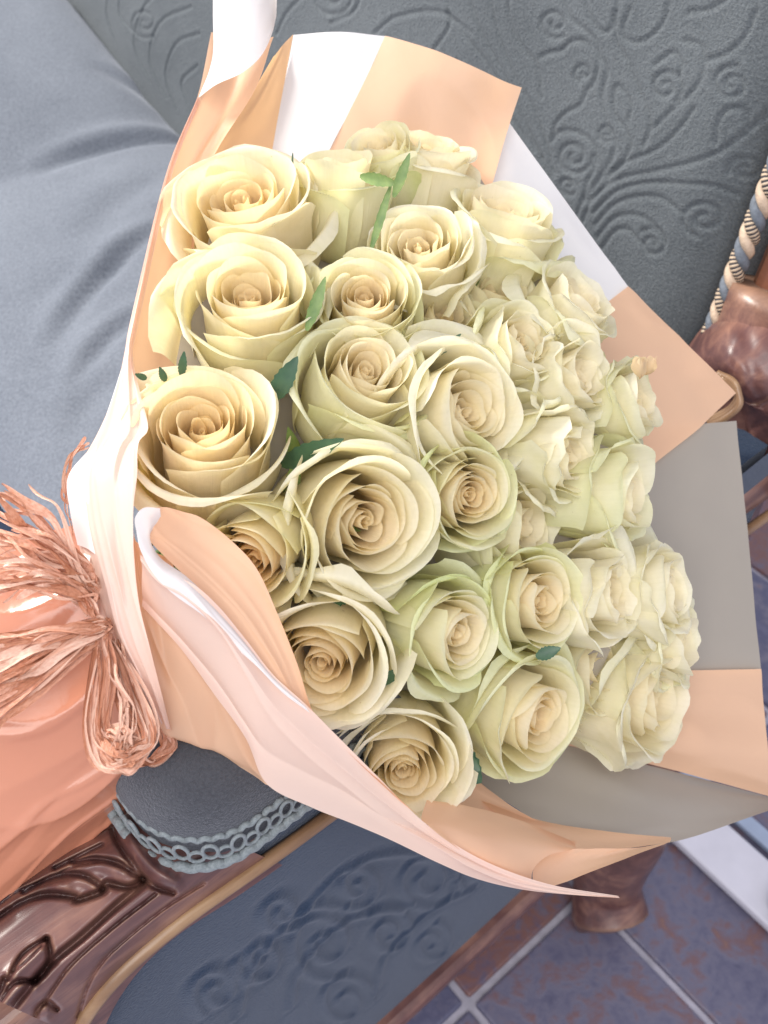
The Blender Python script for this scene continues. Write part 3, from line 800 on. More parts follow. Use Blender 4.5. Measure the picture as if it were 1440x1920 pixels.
surf("curled_edge", [[(300, 953, .351), (270, 952, .345), (253, 972, .341), (258, 1005, .340), (266, 1030, .340)], [(300, 975, .351), (278, 985, .345), (262, 1000, .341), (262, 1025, .340), (272, 1052, .340)],
      [(281, 1005, .3475), (279, 1015, .344), (278, 1035, .3415), (283, 1055, .341), (295, 1085, .342)], [(300, 1045, .3475), (302, 1055, .344), (308, 1072, .342), (316, 1090, .342), (330, 1118, .343)],
      [(351, 1082, .348), (354, 1093, .345), (360, 1108, .343), (370, 1128, .343), (385, 1158, .344)], [(408, 1138, .350), (408, 1150, .346), (412, 1166, .3448), (420, 1184, .3450), (432, 1206, .3458)], [(459, 1199, .3515), (459, 1208, .3475), (463, 1220, .3465), (470, 1233, .3465), (480, 1248, .347)],
      [(511, 1266, .352), (512, 1272, .349), (515, 1279, .348), (520, 1288, .348), (528, 1297, .3485)], [(572, 1322, .354), (573, 1325, .352), (575, 1328, .351), (578, 1332, .351), (582, 1337, .351)]], 'white', F_, 60, 30, .0002, 13)
surf("front_layer", [[(264, 1040, .3425), (266, 1060, .345), (266, 1090, .349), (264, 1137, .353)], [(300, 1070, .343), (298, 1105, .345), (296, 1135, .349), (290, 1165, .353)], [(360, 1095, .344), (350, 1140, .346), (345, 1190, .350), (340, 1220, .354)],
      [(408, 1137, .3465), (410, 1190, .346), (405, 1260, .350), (400, 1302, .355)], [(459, 1199, .348), (460, 1260, .347), (455, 1340, .352), (460, 1385, .357)], [(511, 1266, .349), (510, 1330, .349), (500, 1400, .354), (500, 1471, .361)],
      [(572, 1322, .351), (575, 1390, .352), (575, 1450, .358), (582, 1514, .366)], [(634, 1384, .355), (640, 1440, .357), (645, 1490, .363), (660, 1545, .371)], [(711, 1461, .361), (715, 1500, .364), (720, 1540, .369), (735, 1577, .376)],
      [(788, 1538, .369), (795, 1560, .372), (805, 1580, .377), (820, 1618, .384)], [(860, 1590, .377), (870, 1605, .380), (880, 1620, .384), (890, 1648, .391)], [(940, 1630, .386), (950, 1642, .389), (960, 1652, .393), (970, 1668, .398)],
      [(1040, 1662, .396), (1045, 1667, .398), (1050, 1671, .401), (1055, 1678, .405)], [(1160, 1681, .408), (1160, 1682, .409), (1161, 1683, .410), (1162, 1684, .411)]], 'pink', F_, 130, 70, .0014, 14, 2.2, ((.30, .25, .12, .0024), (.66, -.5, .09, -.0020), (.50, .9, .08, .0014)))
surf("rolled_tip", [[(800, 1500, .400), (870, 1510, .412), (950, 1530, .424), (1020, 1555, .434), (1080, 1580, .440)], [(790, 1534, .376), (850, 1540, .388), (930, 1556, .402), (1010, 1576, .414), (1072, 1592, .424)], [(800, 1545, .372), (850, 1562, .381), (920, 1583, .390), (980, 1602, .400), (1030, 1603, .412)],
      [(830, 1570, .373), (870, 1595, .381), (925, 1615, .388), (975, 1632, .396), (1003, 1625, .404)], [(860, 1590, .380), (900, 1618, .387), (945, 1640, .393), (985, 1655, .398), (997, 1650, .402)],
      [(890, 1605, .390), (920, 1630, .395), (960, 1655, .399), (990, 1668, .402), (1008, 1668, .404)]], 'peach', F_, 40, 40, .0003, 15)
surf("tip_flap", [[(1072, 1592, .425), (1030, 1603, .420), (1003, 1625, .413), (999, 1650, .409), (1010, 1668, .406)], [(1130, 1591, .430), (1090, 1606, .425), (1060, 1625, .419), (1050, 1645, .414), (1055, 1656, .411)],
      [(1190, 1590, .437), (1165, 1598, .433), (1145, 1608, .428), (1135, 1618, .424), (1135, 1624, .421)], [(1256, 1578, .445), (1252, 1580, .442), (1248, 1582, .440), (1246, 1583, .438), (1244, 1584, .436)]], 'peach', F_, 30, 30, .0004, 16)
surf("tip_back", [[(900, 1500, .452), (1020, 1540, .454), (1150, 1560, .456), (1258, 1570, .462)], [(980, 1560, .430), (1060, 1578, .436), (1150, 1581, .446), (1258, 1575, .456)], [(1040, 1586, .424), (1075, 1593, .430), (1160, 1592, .438), (1256, 1579, .447)]], 'peach', F_, 10, 20, .0002, 17)
# layer under the front sheet
G_ = sheet("wrapping_sheet", "under layer of peach paper between the white front flap and the arm pad")
surf("sheet_face", [[(250, 1000, .357), (262, 1020, .354), (320, 1050, .360)], [(245, 1090, .357), (290, 1140, .357), (370, 1180, .362)], [(250, 1180, .357), (320, 1220, .359), (430, 1250, .364)], [(275, 1280, .358), (365, 1310, .362), (490, 1340, .367)],
      [(305, 1372, .364), (385, 1396, .368), (500, 1440, .373)], [(310, 1376, .372), (390, 1402, .376), (505, 1475, .378)]], 'peach', G_, 70, 60, .0016, 18, 2.2, ((.35, .3, .12, .0022), (.7, -.4, .10, -.0016)))
# white flap in front, left
H_ = sheet("wrapping_sheet", "long white front flap standing upright beside the copper raffia bow")
surf("flap_face", [[(371, 184, .460), (373, 184, .459), (375, 185, .459)], [(311, 330, .444), (316, 331, .442), (320, 332, .443)], [(248, 590, .418), (255, 592, .412), (262, 592, .416)], [(234, 660, .408), (242, 664, .398), (248, 666, .402)],
      [(212, 740, .396), (240, 745, .380), (263, 741, .378)], [(186, 802, .388), (235, 805, .366), (278, 802, .362)], [(160, 848, .382), (212, 840, .362), (259, 832, .356)], [(130, 890, .378), (190, 888, .357), (257, 891, .351)],
      [(134, 960, .374), (190, 960, .354), (251, 955, .347)], [(146, 1020, .371), (200, 1030, .352), (253, 1040, .345)], [(160, 1075, .368), (215, 1100, .352), (262, 1130, .345)], [(185, 1160, .368), (235, 1190, .352), (284, 1220, .346)],
      [(225, 1250, .369), (270, 1270, .355), (303, 1300, .349)], [(270, 1330, .371), (300, 1345, .362), (318, 1366, .356)], [(300, 1366, .374), (310, 1368, .370), (320, 1371, .365)]], 'pink', H_, 130, 60, .0016, 19, 3, ((.38, .35, .10, .0034), (.70, -.2, .08, -.0018)))
surf("flap_lining", [[(235, 668, .410), (243, 670, .402), (250, 670, .404)], [(206, 760, .398), (228, 765, .381), (245, 765, .384)], [(176, 830, .388), (205, 830, .366), (232, 830, .372)], [(128, 892, .377), (165, 895, .3615), (200, 900, .360)],
      [(132, 962, .373), (160, 965, .360), (188, 975, .357)], [(146, 1022, .3705), (165, 1030, .360), (186, 1045, .357)]], 'white', H_, 40, 20, .0006, 20)
surf("small_fold", [[(131, 1050, .374), (150, 1040, .368), (172, 1035, .366)], [(128, 1085, .373), (140, 1070, .364), (168, 1062, .362)], [(127, 1128, .373), (148, 1110, .364), (178, 1112, .362)], [(145, 1128, .378), (165, 1135, .370), (186, 1150, .366)]], 'white', H_, 24, 20, .0004, 21)

# liner behind the roses
def dome(px, py):
    x = (px - 560.0); y = (py - 930.0)
    rx = x / (820.0 if x > 0 else 560.0); ry = y / (720.0 if y > 0 else 720.0)
    base = .468 + .050 * x / 800.0 - .028 * y / 700.0
    return base - .098 * math.sqrt(max(0.0, 1 - min(1, rx * rx + ry * ry)))
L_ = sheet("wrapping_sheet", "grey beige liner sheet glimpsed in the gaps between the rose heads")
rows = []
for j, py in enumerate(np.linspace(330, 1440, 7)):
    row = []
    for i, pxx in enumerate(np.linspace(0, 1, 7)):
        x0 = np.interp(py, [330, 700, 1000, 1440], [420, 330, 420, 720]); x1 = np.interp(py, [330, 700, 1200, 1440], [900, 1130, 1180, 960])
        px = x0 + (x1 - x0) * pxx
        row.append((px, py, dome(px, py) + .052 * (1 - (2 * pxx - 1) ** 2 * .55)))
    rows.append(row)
surf("sheet_face", rows, 'greige_shade', L_, 30, 30, .002, 22)

# glossy wrap round the stems
K_ = empty("stem_wrap", P(100, 1400, .40), "glossy creased peach wrap gathered round the stems and lying on the carved arm", "paper")
nu, nv = 190, 240
ax0, ax1 = np.array([270., 1200., .400]), np.array([-420., 1530., .392])
V = []
nzr = Noise2(31, 10, 5)
for i in range(nu):
    t = i / (nu - 1); c = ax0 * (1 - t) + ax1 * t
    rp = 225 + 190 * t ** .8
    dirv = np.array([-.25, -1.0]); dirv = dirv / np.linalg.norm(dirv)
    for j in range(nv):
        a = -.35 + (math.pi + .7) * j / (nv - 1)
        cr = 1 - 1.6 * abs(math.sin(a * 4.5 + 2.8 * nzr(t * 1.2, 0.3))) ** .7 + .6 * (1 - abs(math.sin(a * 8 + 4 * nzr(t * .8, a * .3) + 2 + t)))
        gather = (1 - t) ** 1.5
        fine = max(0.0, 1 - 3.2 * abs(math.sin(a * 6.5 + t * 3.1 + 2.2 * nzr(t * 2.2, a * .5)))) - .6 * max(0.0, 1 - 3 * abs(math.sin(a * 3.3 - t * 5.2 + 1.5 * nzr(t * 1.7 + 3, a * .6))))
        rad = 1 + .040 * cr * (.30 + gather) + .022 * fine + .03 * nzr(t * 1.6, a * .8)
        x = c[0] + dirv[0] * rp * math.cos(a) * rad; y = c[1] + dirv[1] * rp * math.cos(a) * rad
        d = c[2] - .036 * math.sin(a) * rad * (1 + .2 * t) + .006
        V.append(P(x, y, d))
mesh_obj("wrap_face", np.array(V) - np.array(K_.location), grid_faces(nu, nv), M['wrap'], K_)

# ------------------------------------------------------------------ raffia bow
R_ = empty("raffia_bow", P(180, 1165, .352), "copper coloured raffia bow with frayed ends and hanging loops tied round the stems", "bow")
def ribbon(pts, w, seed, mi, twist=2.0):
    r = np.random.default_rng(seed)
    p = np.array([P(*q) for q in pts]); k = 34
    c = catmull(p, k)
    nz = r.normal(0, 1, (6, 3)); 
    t = np.linspace(0, 1, k)
    for h in range(1, 4):
        c = c + (np.sin(t * math.pi * h * 1.7 + r.uniform(0, 6))[:, None] * r.normal(0, .0006, 3) * 1.0)
    tg = np.gradient(c, axis=0); tg /= np.linalg.norm(tg, axis=1)[:, None] + 1e-9
    view = CAM - c; view /= np.linalg.norm(view, axis=1)[:, None]
    side = np.cross(tg, view); side /= np.linalg.norm(side, axis=1)[:, None] + 1e-9
    ang = r.uniform(-.7, .7) + twist * (t - .5) * r.uniform(-1, 1) + .5 * np.sin(t * r.uniform(4, 12) + r.uniform(0, 6))
    bn = np.cross(side, tg)
    wv = side * np.cos(ang)[:, None] + bn * np.sin(ang)[:, None]
    hh = np.cross(tg, wv)
    ww = w * (.75 + .35 * np.sin(t * r.uniform(6, 14) + r.uniform(0, 6)))
    ww = ww * np.clip(t / .03, .5, 1) * np.clip((1 - t) / .04, .15, 1)
    V = np.empty((k, 3, 3))
    V[:, 0] = c - wv * ww[:, None]; V[:, 1] = c + hh * (w * .45); V[:, 2] = c + wv * ww[:, None]
    uv = np.stack([np.tile([0, .5, 1], k), np.repeat(t * 3, 3)], 1)
    mesh_obj("raffia_strand", V.reshape(-1, 3) - np.array(R_.location), grid_faces(k, 3), M['raffia'][mi], R_, True, uvs=uv)
rr = np.random.default_rng(5)
sid = 0
for k in range(44):        # upper frayed fan
    t = rr.uniform(0, 1)
    ex, ey = rr.uniform(-60, 10), 905 + 215 * t + rr.uniform(-12, 12)
    if rr.uniform() < .3: ex = rr.uniform(0, 70)
    sx, sy = 150 + rr.uniform(-14, 12), 1060 + 55 * t + rr.uniform(-22, 16)
    mx, my = (sx + ex) / 2 + rr.uniform(-14, 14), (sy + ey) / 2 + rr.uniform(-24, 18) - 8
    ribbon([(sx + 25, sy + 30, .360), (sx, sy, .354), (mx, my, .348 + rr.uniform(-.004, .005)), (ex, ey, .350 + rr.uniform(-.008, .008))], rr.uniform(.0006, .0018), sid, int(rr.integers(0, 3))); sid += 1
for k in range(46):        # lower sheaf
    t = rr.uniform(0, 1)
    ex, ey = rr.uniform(-80, -10), 1195 + 200 * t + rr.uniform(-10, 10)
    sx, sy = 186 + rr.uniform(-8, 8), 1172 + 22 * t + rr.uniform(-8, 8)
    mx, my = (sx + ex) / 2 + rr.uniform(-8, 8), (sy + ey) / 2 + rr.uniform(-10, 10) - 2 + 6 * t
    ribbon([(sx + 8, sy - 5, .354), (sx, sy, .350), (mx, my, .343 + rr.uniform(-.003, .004)), (ex, ey, .345 + rr.uniform(-.005, .006))], rr.uniform(.0006, .0017), sid, int(rr.integers(0, 3)), 1.0); sid += 1
for k in range(54):        # hanging loops
    q = rr.uniform(0, 1); bw_ = rr.uniform(-1, 1)
    lx = 172 + 28 * q + rr.uniform(-10, 8); rx_ = 285 - 40 * q + rr.uniform(-8, 12)
    by = 1446 - 55 * q + rr.uniform(-14, 12); cx = 232 + rr.uniform(-16, 14)
    ribbon([(192 + rr.uniform(-6, 6), 1178, .353), (lx + 12, 1260, .346), (lx, 1360, .342), (lx + 22, by - 14, .340), (cx, by, .338), (rx_ - 24, by - 18, .340), (rx_, 1378, .343), (rx_ - 26, 1300, .348), (212 + rr.uniform(-8, 8), 1205, .353)],
           rr.uniform(.0006, .0014), sid, int(rr.integers(0, 3)), 1.2); sid += 1
for k in range(14):        # second loop, further back
    ribbon([(215, 1220, .362), (262 + rr.uniform(-10, 10), 1300, .362), (318 + rr.uniform(-14, 8), 1375, .366), (306 + rr.uniform(-10, 12), 1412, .368), (270 + rr.uniform(-12, 12), 1430, .366), (235, 1380, .362)], rr.uniform(.0007, .0014), sid, int(rr.integers(0, 3))); sid += 1
for k in range(6):         # thin strays
    ribbon([(200 + 6 * k, 1230 + 10 * k, .340), (240 + rr.uniform(-20, 20), 1330, .338), (220 + rr.uniform(-20, 40), 1400, .337)], .0005, sid, 1); sid += 1
for k in range(5):         # ends showing behind the flap
    ribbon([(158 + 2 * k, 826 + 3 * k, .386), (134 + rr.uniform(-3, 3), 856, .388), (124 + rr.uniform(-3, 4), 905, .388), (128, 950, .388), (140, 1000, .386)], .0007, sid, k % 3); sid += 1
for k in range(12):        # band round the neck of the wrap
    ribbon([(130 + rr.uniform(-4, 4), 1040 + rr.uniform(-8, 8), .372), (150 + rr.uniform(-6, 6), 1100, .359), (176 + rr.uniform(-6, 6), 1150, .354), (205 + rr.uniform(-6, 6), 1200, .357), (240, 1250 + rr.uniform(-8, 8), .366)], .0011, sid, k % 3); sid += 1

# ------------------------------------------------------------------ roses
CREAM = np.array([.97, .92, .72]); WHITE = np.array([.97, .96, .88]); YEL = np.array([.95, .79, .42]); GREEN = np.array([.70, .80, .34]); ORG = np.array([.85, .52, .18])

def petal_mesh(R, t, phi, h, halfw, flare, curl, seed, D, green, warm, crum, nu=17, nv=17):
    """one petal in rose space (axis +Z, base at 0, unit = bloom diameter D)"""
    r = np.random.default_rng(seed)
    u = np.linspace(-1, 1, nu)[None, :]; v = (np.linspace(0, 1, nv) ** .85)[:, None]
    ou = max(0.0, (t - .45) / .55)                      # 0 inner .. 1 outermost
    skew = r.uniform(-.25, .25)
    us = u - skew
    vt = 1 - (.16 + .06 * ou) * np.abs(u) ** 2.4 + (.02 + .05 * ou) * np.exp(-(us / .22) ** 2) * r.uniform(.2, 1.2)
    vt = vt + .014 * np.sin(u * r.uniform(4, 9) + r.uniform(0, 6)) * (.5 + ou) + .006 * np.sin(u * r.uniform(14, 22) + r.uniform(0, 6)) * ou
    w = v * vt
    cp_w = np.array([0, .10, .26, .48, .70, .88, 1.0])
    rin = 1 - .22 * (1 - t) ** 1.5
    cp_r = np.array([.06, .45, .84, 1.0, 1.0 * rin, 1.0 * rin, 1.0 * rin]) * R + np.array([0, 0, 0, .04, .30, .72, 1.0]) * flare
    cp_z = np.array([0, .05, .20, .46, .74, .93 - .05 * curl, 1.0 - .17 * curl]) * h
    cr = catmull(np.stack([cp_w, cp_r, cp_z], 1), 90)
    rad = np.interp(w, cr[:, 0], cr[:, 1]); zz = np.interp(w, cr[:, 0], cr[:, 2])
    ex = np.clip(w - 1, 0, 1)
    rad = rad + ex * (.3 * flare + .25 * curl * R) * 3; zz = zz + ex * h * (.7 - 1.0 * curl)
    tuck = .10 + .07 * (1 - t)
    rad = rad * (1 + (tuck * u + .10 * (u * u - .33) * min(1, t * 1.6)) * np.clip(v * 2.0, 0, 1))
    # side edges of the opened petals roll back, which leaves a pointed tip
    roll = curl * np.clip(np.abs(us) - .35, 0, 1) ** 1.6 * np.clip(v - .35, 0, 1) ** 1.2
    rad = rad + roll * .34 * (R + .1); zz = zz - roll * .22 * h
    n1 = Noise2(seed + 1, 5, 1.8); n2 = Noise2(seed + 2, 6, 5.5)
    amp = (.020 + .022 * ou) * v ** 1.5 * min(1, R * 6)
    rad = rad + amp * n1(u * 1.2, v * 1.2) + (.008 + .012 * ou) * min(1, R * 6) * v ** 2.5 * n2(u, v * .6)
    zz = zz + .040 * v ** 1.5 * n1(u * 1.4 + 3, v) + .014 * v ** 3 * n2(u + 5, v)
    if crum > 0:
        n3 = Noise2(seed + 3, 7, 3.6); n4 = Noise2(seed + 4, 7, 8.0)
        rad = rad + crum * v ** 1.2 * (.11 * n3(u * 1.1, v * 1.3) + .045 * n4(u, v)); zz = zz + crum * .13 * v ** 1.3 * n3(u * 1.2 + 9, v * 1.2)
    rad = np.maximum(rad, .004)
    narrow = .62 + .38 * np.clip(v * 2.6, 0, 1) ** .7
    ang = phi + u * halfw * narrow + (crum * .25 * v * n1(u + 2, v) if crum > 0 else 0)
    off = r.normal(0, .010 + .008 * t, 2)
    x = rad * np.cos(ang) + off[0] * v; y = rad * np.sin(ang) + off[1] * v
    V = np.stack([x, y, zz + 0 * ang], -1) * D
    # pigment: cream, yellow towards the base, green at the edges of outer petals
    vv = np.broadcast_to(v, ang.shape); uu = np.broadcast_to(u, ang.shape)
    k_in = (1 - t)
    col = CREAM * .60 + WHITE * .40
    col = np.broadcast_to(col, ang.shape + (3,)).copy()
    tipw = np.clip((vv - .55) / .45, 0, 1)[..., None]
    col = col * (1 - .6 * tipw) + WHITE * .6 * tipw
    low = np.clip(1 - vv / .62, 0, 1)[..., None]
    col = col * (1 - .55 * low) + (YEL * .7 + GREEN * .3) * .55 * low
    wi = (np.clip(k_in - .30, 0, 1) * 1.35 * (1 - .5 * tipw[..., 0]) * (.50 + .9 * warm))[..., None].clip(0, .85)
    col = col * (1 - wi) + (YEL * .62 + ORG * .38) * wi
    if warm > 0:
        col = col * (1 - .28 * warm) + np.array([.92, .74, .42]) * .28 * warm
    g = green * ou * np.clip(.25 + .9 * np.clip(np.maximum(np.abs(uu) ** 2, vv ** 2.5) + .35 * n1(uu, vv), 0, 1), 0, 1)
    g = (g * r.uniform(.35, 1.0))[..., None].clip(0, .85)
    col = col * (1 - g) + GREEN * g
    uvs = np.stack([(uu.ravel() + 1) / 2, vv.ravel()], 1)
    return V.reshape(-1, 3), grid_faces(nv, nu), uvs, np.clip(col.reshape(-1, 3), 0, 1)

def leaf_shape(L, wd, n=9, bend=.3, serr=.0):
    V = []
    for i in range(n):
        t = i / (n - 1); w_ = wd * math.sin(math.pi * min(1, t * .97 + .03)) ** .8 * (1 - .25 * t) + .0002
        w_ *= 1 + serr * (1 if i % 2 else -1)
        y = t * L; z = -bend * L * t * t
        V += [(-w_, y, z + w_ * .35), (0, y, z), (w_, y, z + w_ * .35)]
    return np.array(V), grid_faces(n, 3)

# (px, py of the bloom's face, diameter px, direction it leans in the picture, tilt from the camera, openness, green, warm, crumple, petals, label)
ROSES = [
 (452, 368, 262, (-.22, -1), 50, .95, .12, .75, .15, 27, "large peach tinged open rose beside the rolled white paper tube"),
 (466, 548, 262, (-.05, -1), 40, .80, .45, .45, .0, 27, "tall cream rose with a deep golden centre below the peach tinged open rose"),
 (380, 796, 285, (-.08, -1), 36, .85, .10, .90, .0, 30, "widest open rose with an orange centre beside the white upright flap"),
 (640, 318, 165, (.05, -1), 76, .55, .55, .55, .1, 22, "narrow yellowish rose seen side-on against the white back sheet"),
 (712, 276, 135, (-.25, -1), 58, .60, .85, .15, .3, 20, "small green edged rose at the very top against the peach border"),
 (806, 282, 165, (.18, -1), 74, .95, .10, .30, .2, 22, "rose seen side-on with a petal tip pointing over the peach border"),
 (948, 398, 205, (.32, -1), 70, .90, .35, .25, .2, 24, "side-on rose with wide backs of petals before the white side sheet"),
 (786, 460, 190, (-.05, -1), 38, .75, .10, .20, .55, 26, "ruffled white rose below the two topmost side-on roses"),
 (686, 554, 196, (.02, -1), 33, .60, .45, .45, .0, 26, "neat spiral rose with a pink beige heart below the narrow side-on rose"),
 (692, 690, 236, (.45, -.75), 38, .70, .60, .25, .0, 27, "rose with a lifted pointed petal, above the big central round bloom"),
 (882, 770, 268, (1, -.25), 38, .85, .05, .10, .15, 28, "big white rose with a broad hooded petal in the middle of the bouquet"),
 (985, 640, 172, (.8, -.5), 50, .70, .35, .15, .8, 22, "crumpled cream rose above the big hooded white rose"),
 (1085, 562, 185, (.75, -.8), 64, .85, .25, .10, .5, 22, "pale rose at the boundary of the white and peach side paper"),
 (1088, 700, 182, (1, -.3), 54, .75, .10, .0, 1.0, 22, "crinkled white rose between the hooded rose and the brown tipped rose"),
 (1195, 748, 158, (1, -.25), 60, .70, .55, .05, .6, 20, "small rose with a withered brown tip before the peach paper corner"),
 (1070, 852, 180, (1, .05), 54, .75, .20, .10, 1.0, 22, "crumpled white rose with creased petals right of the hooded rose"),
 (886, 930, 196, (.5, .1), 30, .60, .75, .40, .1, 26, "greenish rose with a small peach centre under the big hooded rose"),
 (690, 982, 275, (.5, .15), 26, .85, .12, .30, .0, 30, "big round cream rose with a folded heart over the dark green leaf"),
 (1178, 925, 195, (1, .0), 64, .80, .75, .05, .4, 22, "green tinged rose with ragged petal edges before the shade-toned white paper"),
 (466, 1050, 205, (-.35, .35), 28, .60, .50, 1.0, .0, 26, "deep yellow rose half hidden by the curled peach front sheet"),
 (602, 1248, 255, (-.15, .35), 26, .80, .05, .45, .05, 29, "open cream rose touching the front peach sheet, above the lowest rose"),
 (758, 1450, 225, (.1, .6), 30, .80, .05, .35, .1, 27, "lowest cream rose resting against the edge of the front sheet"),
 (862, 1190, 200, (.85, .25), 40, .80, 1.0, .20, .0, 26, "rose framed by large lime green outer petals above the lower blooms"),
 (1020, 1128, 196, (.9, .1), 40, .70, .75, .30, .0, 25, "rose with a hollow golden throat beside the lime green petalled rose"),
 (1145, 1112, 190, (1, 0), 56, .80, .05, .05, 1.0, 22, "crushed white rose with crimped folds beside the golden throated rose"),
 (1255, 1108, 178, (1, -.05), 70, .90, .10, .05, .5, 22, "outermost rose with sharp folded petals before the shade-toned white paper"),
 (1012, 1345, 228, (.85, .38), 46, .80, .75, .40, .1, 27, "large rose with a green lower petal hanging over the blush sheet"),
 (1225, 1310, 235, (1, .2), 60, .90, .20, .15, .7, 24, "wide pale rose with frilled petals above the folded peach border"),
 (835, 590, 175, (.45, -.7), 46, .75, .30, .25, .2, 22, "half hidden cream rose under the ruffled white rose"),
 (985, 990, 215, (1, .1), 56, .80, .30, .10, .3, 22, "half hidden rose showing broad pale petals behind the crumpled creased rose"),
 (930, 545, 175, (.6, -.8), 52, .80, .35, .15, .3, 22, "half hidden pale rose below the side-on rose before the white sheet"),
 (1120, 1255, 190, (1, .15), 52, .75, .30, .20, .2, 22, "half hidden cream rose between the golden throated and the wide frilled rose"),
 (1278, 1205, 160, (1, .05), 66, .85, .30, .05, .5, 20, "small frilled rose wedged behind the wide pale rose"),
]
TIEP = P(235, 1150, .400)
for ri, (cx, cy, Dp, dirv, tilt, op, gr, wa, cru, NP, lab) in enumerate(ROSES):
    d = dome(cx, cy) + .004 + (.022 if 'half hidden' in lab and wa < .9 else 0)
    face = P(cx, cy, d); D = Dp * d / FPX * 1.15
    tocam = CAM - face; tocam /= np.linalg.norm(tocam)
    iv = VX * dirv[0] - VU * dirv[1]; iv -= tocam * (iv @ tocam); iv /= np.linalg.norm(iv)
    tl = math.radians(tilt + (6 if dirv[0] > .7 else 2))
    ax = tocam * math.cos(tl) + iv * math.sin(tl)
    Hh = 1.04 + .10 * (tilt > 48)
    basep = face - ax * D * Hh * .84
    e1 = np.cross(ax, VX + .3 * VU); e1 /= np.linalg.norm(e1); e2 = np.cross(ax, e1)
    root = empty("rose", basep, lab, "rose", "cut roses in the bouquet")
    M4 = Matrix(((e1[0], e2[0], ax[0], basep[0]), (e1[1], e2[1], ax[1], basep[1]), (e1[2], e2[2], ax[2], basep[2]), (0, 0, 0, 1)))
    root.matrix_world = M4
    Rot = np.stack([e1, e2, ax], 1)
    def tol(p): return (np.asarray(p) - basep) @ Rot
    r = np.random.default_rng(1000 + ri * 17)
    ph = r.uniform(0, 6.28)
    nl_ = [max(5, round(NP * .26)), max(5, round(NP * .27)), round(NP * .23), NP - max(5, round(NP * .26)) - max(5, round(NP * .27)) - round(NP * .23)]
    i = 0
    for lay, cnt in enumerate(nl_):
        for q in range(cnt):
            x = q / max(1, cnt - 1)
            R, hh, half, fl, cu = [(.025 + .115 * x, .80 + .05 * x, 128 - 26 * x, .0, 0.0),
                                   (.165 + .085 * x, .88 + .05 * x, 92 - 18 * x, .010 + .045 * x, .05 * x),
                                   (.270 + .080 * x, .95 + .01 * x, 72 - 8 * x, .07 + .07 * x, .25 + .35 * x),
                                   (.375 + .035 * x, .93 - .13 * x, 62 - 4 * x, .12 + .10 * x, .75 + .55 * x)][lay]
            t = (i + 0.5) / NP
            ph += math.radians(137.5) + r.uniform(-.30, .30)
            hh *= Hh * (1 + r.uniform(-.035, .035))
            k_op = op * r.uniform(.6, 1.2)
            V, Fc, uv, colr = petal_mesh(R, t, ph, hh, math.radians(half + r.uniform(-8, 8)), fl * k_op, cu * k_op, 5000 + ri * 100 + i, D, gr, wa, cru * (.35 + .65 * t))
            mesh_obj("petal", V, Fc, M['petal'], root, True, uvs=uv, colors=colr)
            i += 1
    # calyx and stem
    cal_v, cal_f = tube(np.array([(0, 0, -.020), (0, 0, -.010), (0, 0, -.001), (0, 0, .004)]) * D / .06, np.array([.0035, .0065, .0070, .004]) * D / .06, 10)
    mesh_obj("calyx", cal_v, cal_f, M['sepal'], root)
    for k in range(5):
        lv, lf = leaf_shape(.034 * D / .06, .0045 * D / .06, 9, -.2 if k % 2 else .45)
        a = k * 1.2566 + ph
        el = r.uniform(-.3, .9)
        ca, sa = math.cos(a), math.sin(a)
        out = np.array([ca, sa, 0]); dirr = out * math.cos(el) + np.array([0, 0, 1]) * math.sin(el)
        sid_ = np.array([-sa, ca, 0]); nn = np.cross(sid_, dirr)
        LV = lv[:, :1] * sid_ + lv[:, 1:2] * dirr + lv[:, 2:] * nn + out * .007 * D / .06
        mesh_obj("sepal", LV, lf, M['sepal'], root)
    tie = TIEP + np.array([math.cos(ri * 2.4), math.sin(ri * 2.4), math.sin(ri * 1.3)]) * .010
    s0 = basep - ax * .012
    mid = s0 * .5 + tie * .5 - VV * -.014 - ax * .01
    V, F = tube(np.array([tol(q) for q in catmull([s0, s0 - ax * .02, mid, tie], 16)]), .0026, 7)
    mesh_obj("stem", V, F, M['stem'], root)
    if ri == 0: rose_roots = []
    rose_roots.append((root, basep, Rot))

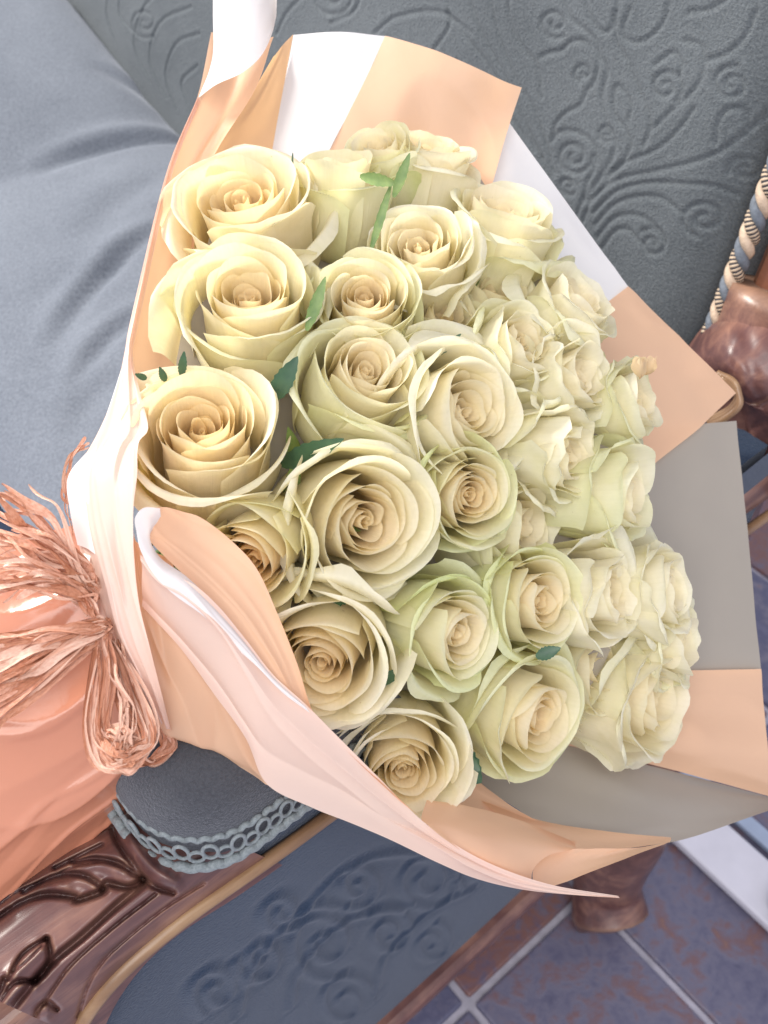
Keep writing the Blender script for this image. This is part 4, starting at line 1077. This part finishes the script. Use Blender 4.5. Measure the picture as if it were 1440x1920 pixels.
# brown withered tuft on the small rose before the peach paper corner
root, basep, Rot = rose_roots[14]
for k in range(4):
    V, Fc, uv, colr = petal_mesh(.26 + .05 * k, .5, k * 1.7, .9, 1.2, .10, .4, 9100 + k, .0105, 0, 0, 1.3, 11, 11)
    tipc = np.array([[.50, .30, .14], [.68, .48, .26], [.80, .66, .42], [.58, .36, .18]][k])
    colr = np.clip(colr * .25 + tipc * .75, 0, 1)
    q = P(1196 + 5 * k, 712 - 3 * k, dome(1200, 740) - .016)
    e = np.stack([VX, -VV * .6 + VU * .2, VU], 1)
    mesh_obj("withered_petal", (q + V @ e.T - basep) @ Rot, Fc, M['petal'], root, True, uvs=uv, colors=colr)
# leaves that show between the heads: each belongs to the rose beside it
def add_leaf(ri, px0, py0, px1, py1, wpx, d0, d1, mat='leaf', bend=.12):
    root, basep, Rot = rose_roots[ri]
    a, b = P(px0, py0, d0), P(px1, py1, d1)
    L = np.linalg.norm(b - a); dr = (b - a) / L
    view = CAM - a; view /= np.linalg.norm(view)
    sd = np.cross(dr, view); sd /= np.linalg.norm(sd); nn = np.cross(sd, dr)
    lv, lf = leaf_shape(L, wpx / 2 * d0 / FPX, 15, bend, .07)
    Wd = a + lv[:, :1] * sd + lv[:, 1:2] * dr + lv[:, 2:] * nn
    mesh_obj("leaf", (Wd - basep) @ Rot, lf, M[mat], root)
add_leaf(9, 528, 872, 632, 828, 44, .395, .372)
add_leaf(17, 610, 1120, 668, 1090, 60, .392, .380)
add_leaf(17, 640, 1070, 660, 1125, 50, .394, .385)
add_leaf(20, 700, 1310, 735, 1262, 46, .392, .380)
add_leaf(21, 830, 1400, 905, 1470, 70, .425, .425)
add_leaf(21, 845, 1420, 900, 1445, 50, .424, .420)
add_leaf(23, 1005, 1232, 1050, 1215, 26, .412, .408)
add_leaf(1, 340, 705, 345, 662, 16, .385, .378)
add_leaf(1, 310, 715, 300, 690, 14, .385, .380)
add_leaf(2, 275, 710, 255, 702, 12, .385, .380)
add_leaf(1, 510, 752, 556, 672, 40, .392, .382)
add_leaf(2, 345, 965, 372, 945, 30, .385, .378)
add_leaf(2, 470, 965, 500, 935, 40, .388, .380)
add_leaf(19, 535, 1085, 550, 1068, 26, .384, .378)
add_leaf(10, 815, 668, 862, 628, 16, .420, .412)
add_leaf(4, 695, 470, 735, 340, 16, .428, .420, 'sepal')
add_leaf(4, 738, 370, 768, 288, 20, .416, .408, 'sepal')
add_leaf(4, 675, 330, 745, 345, 24, .422, .416, 'sepal')
add_leaf(8, 575, 620, 610, 520, 24, .395, .388, 'sepal')
add_leaf(0, 543, 380, 549, 288, 6, .45, .44)
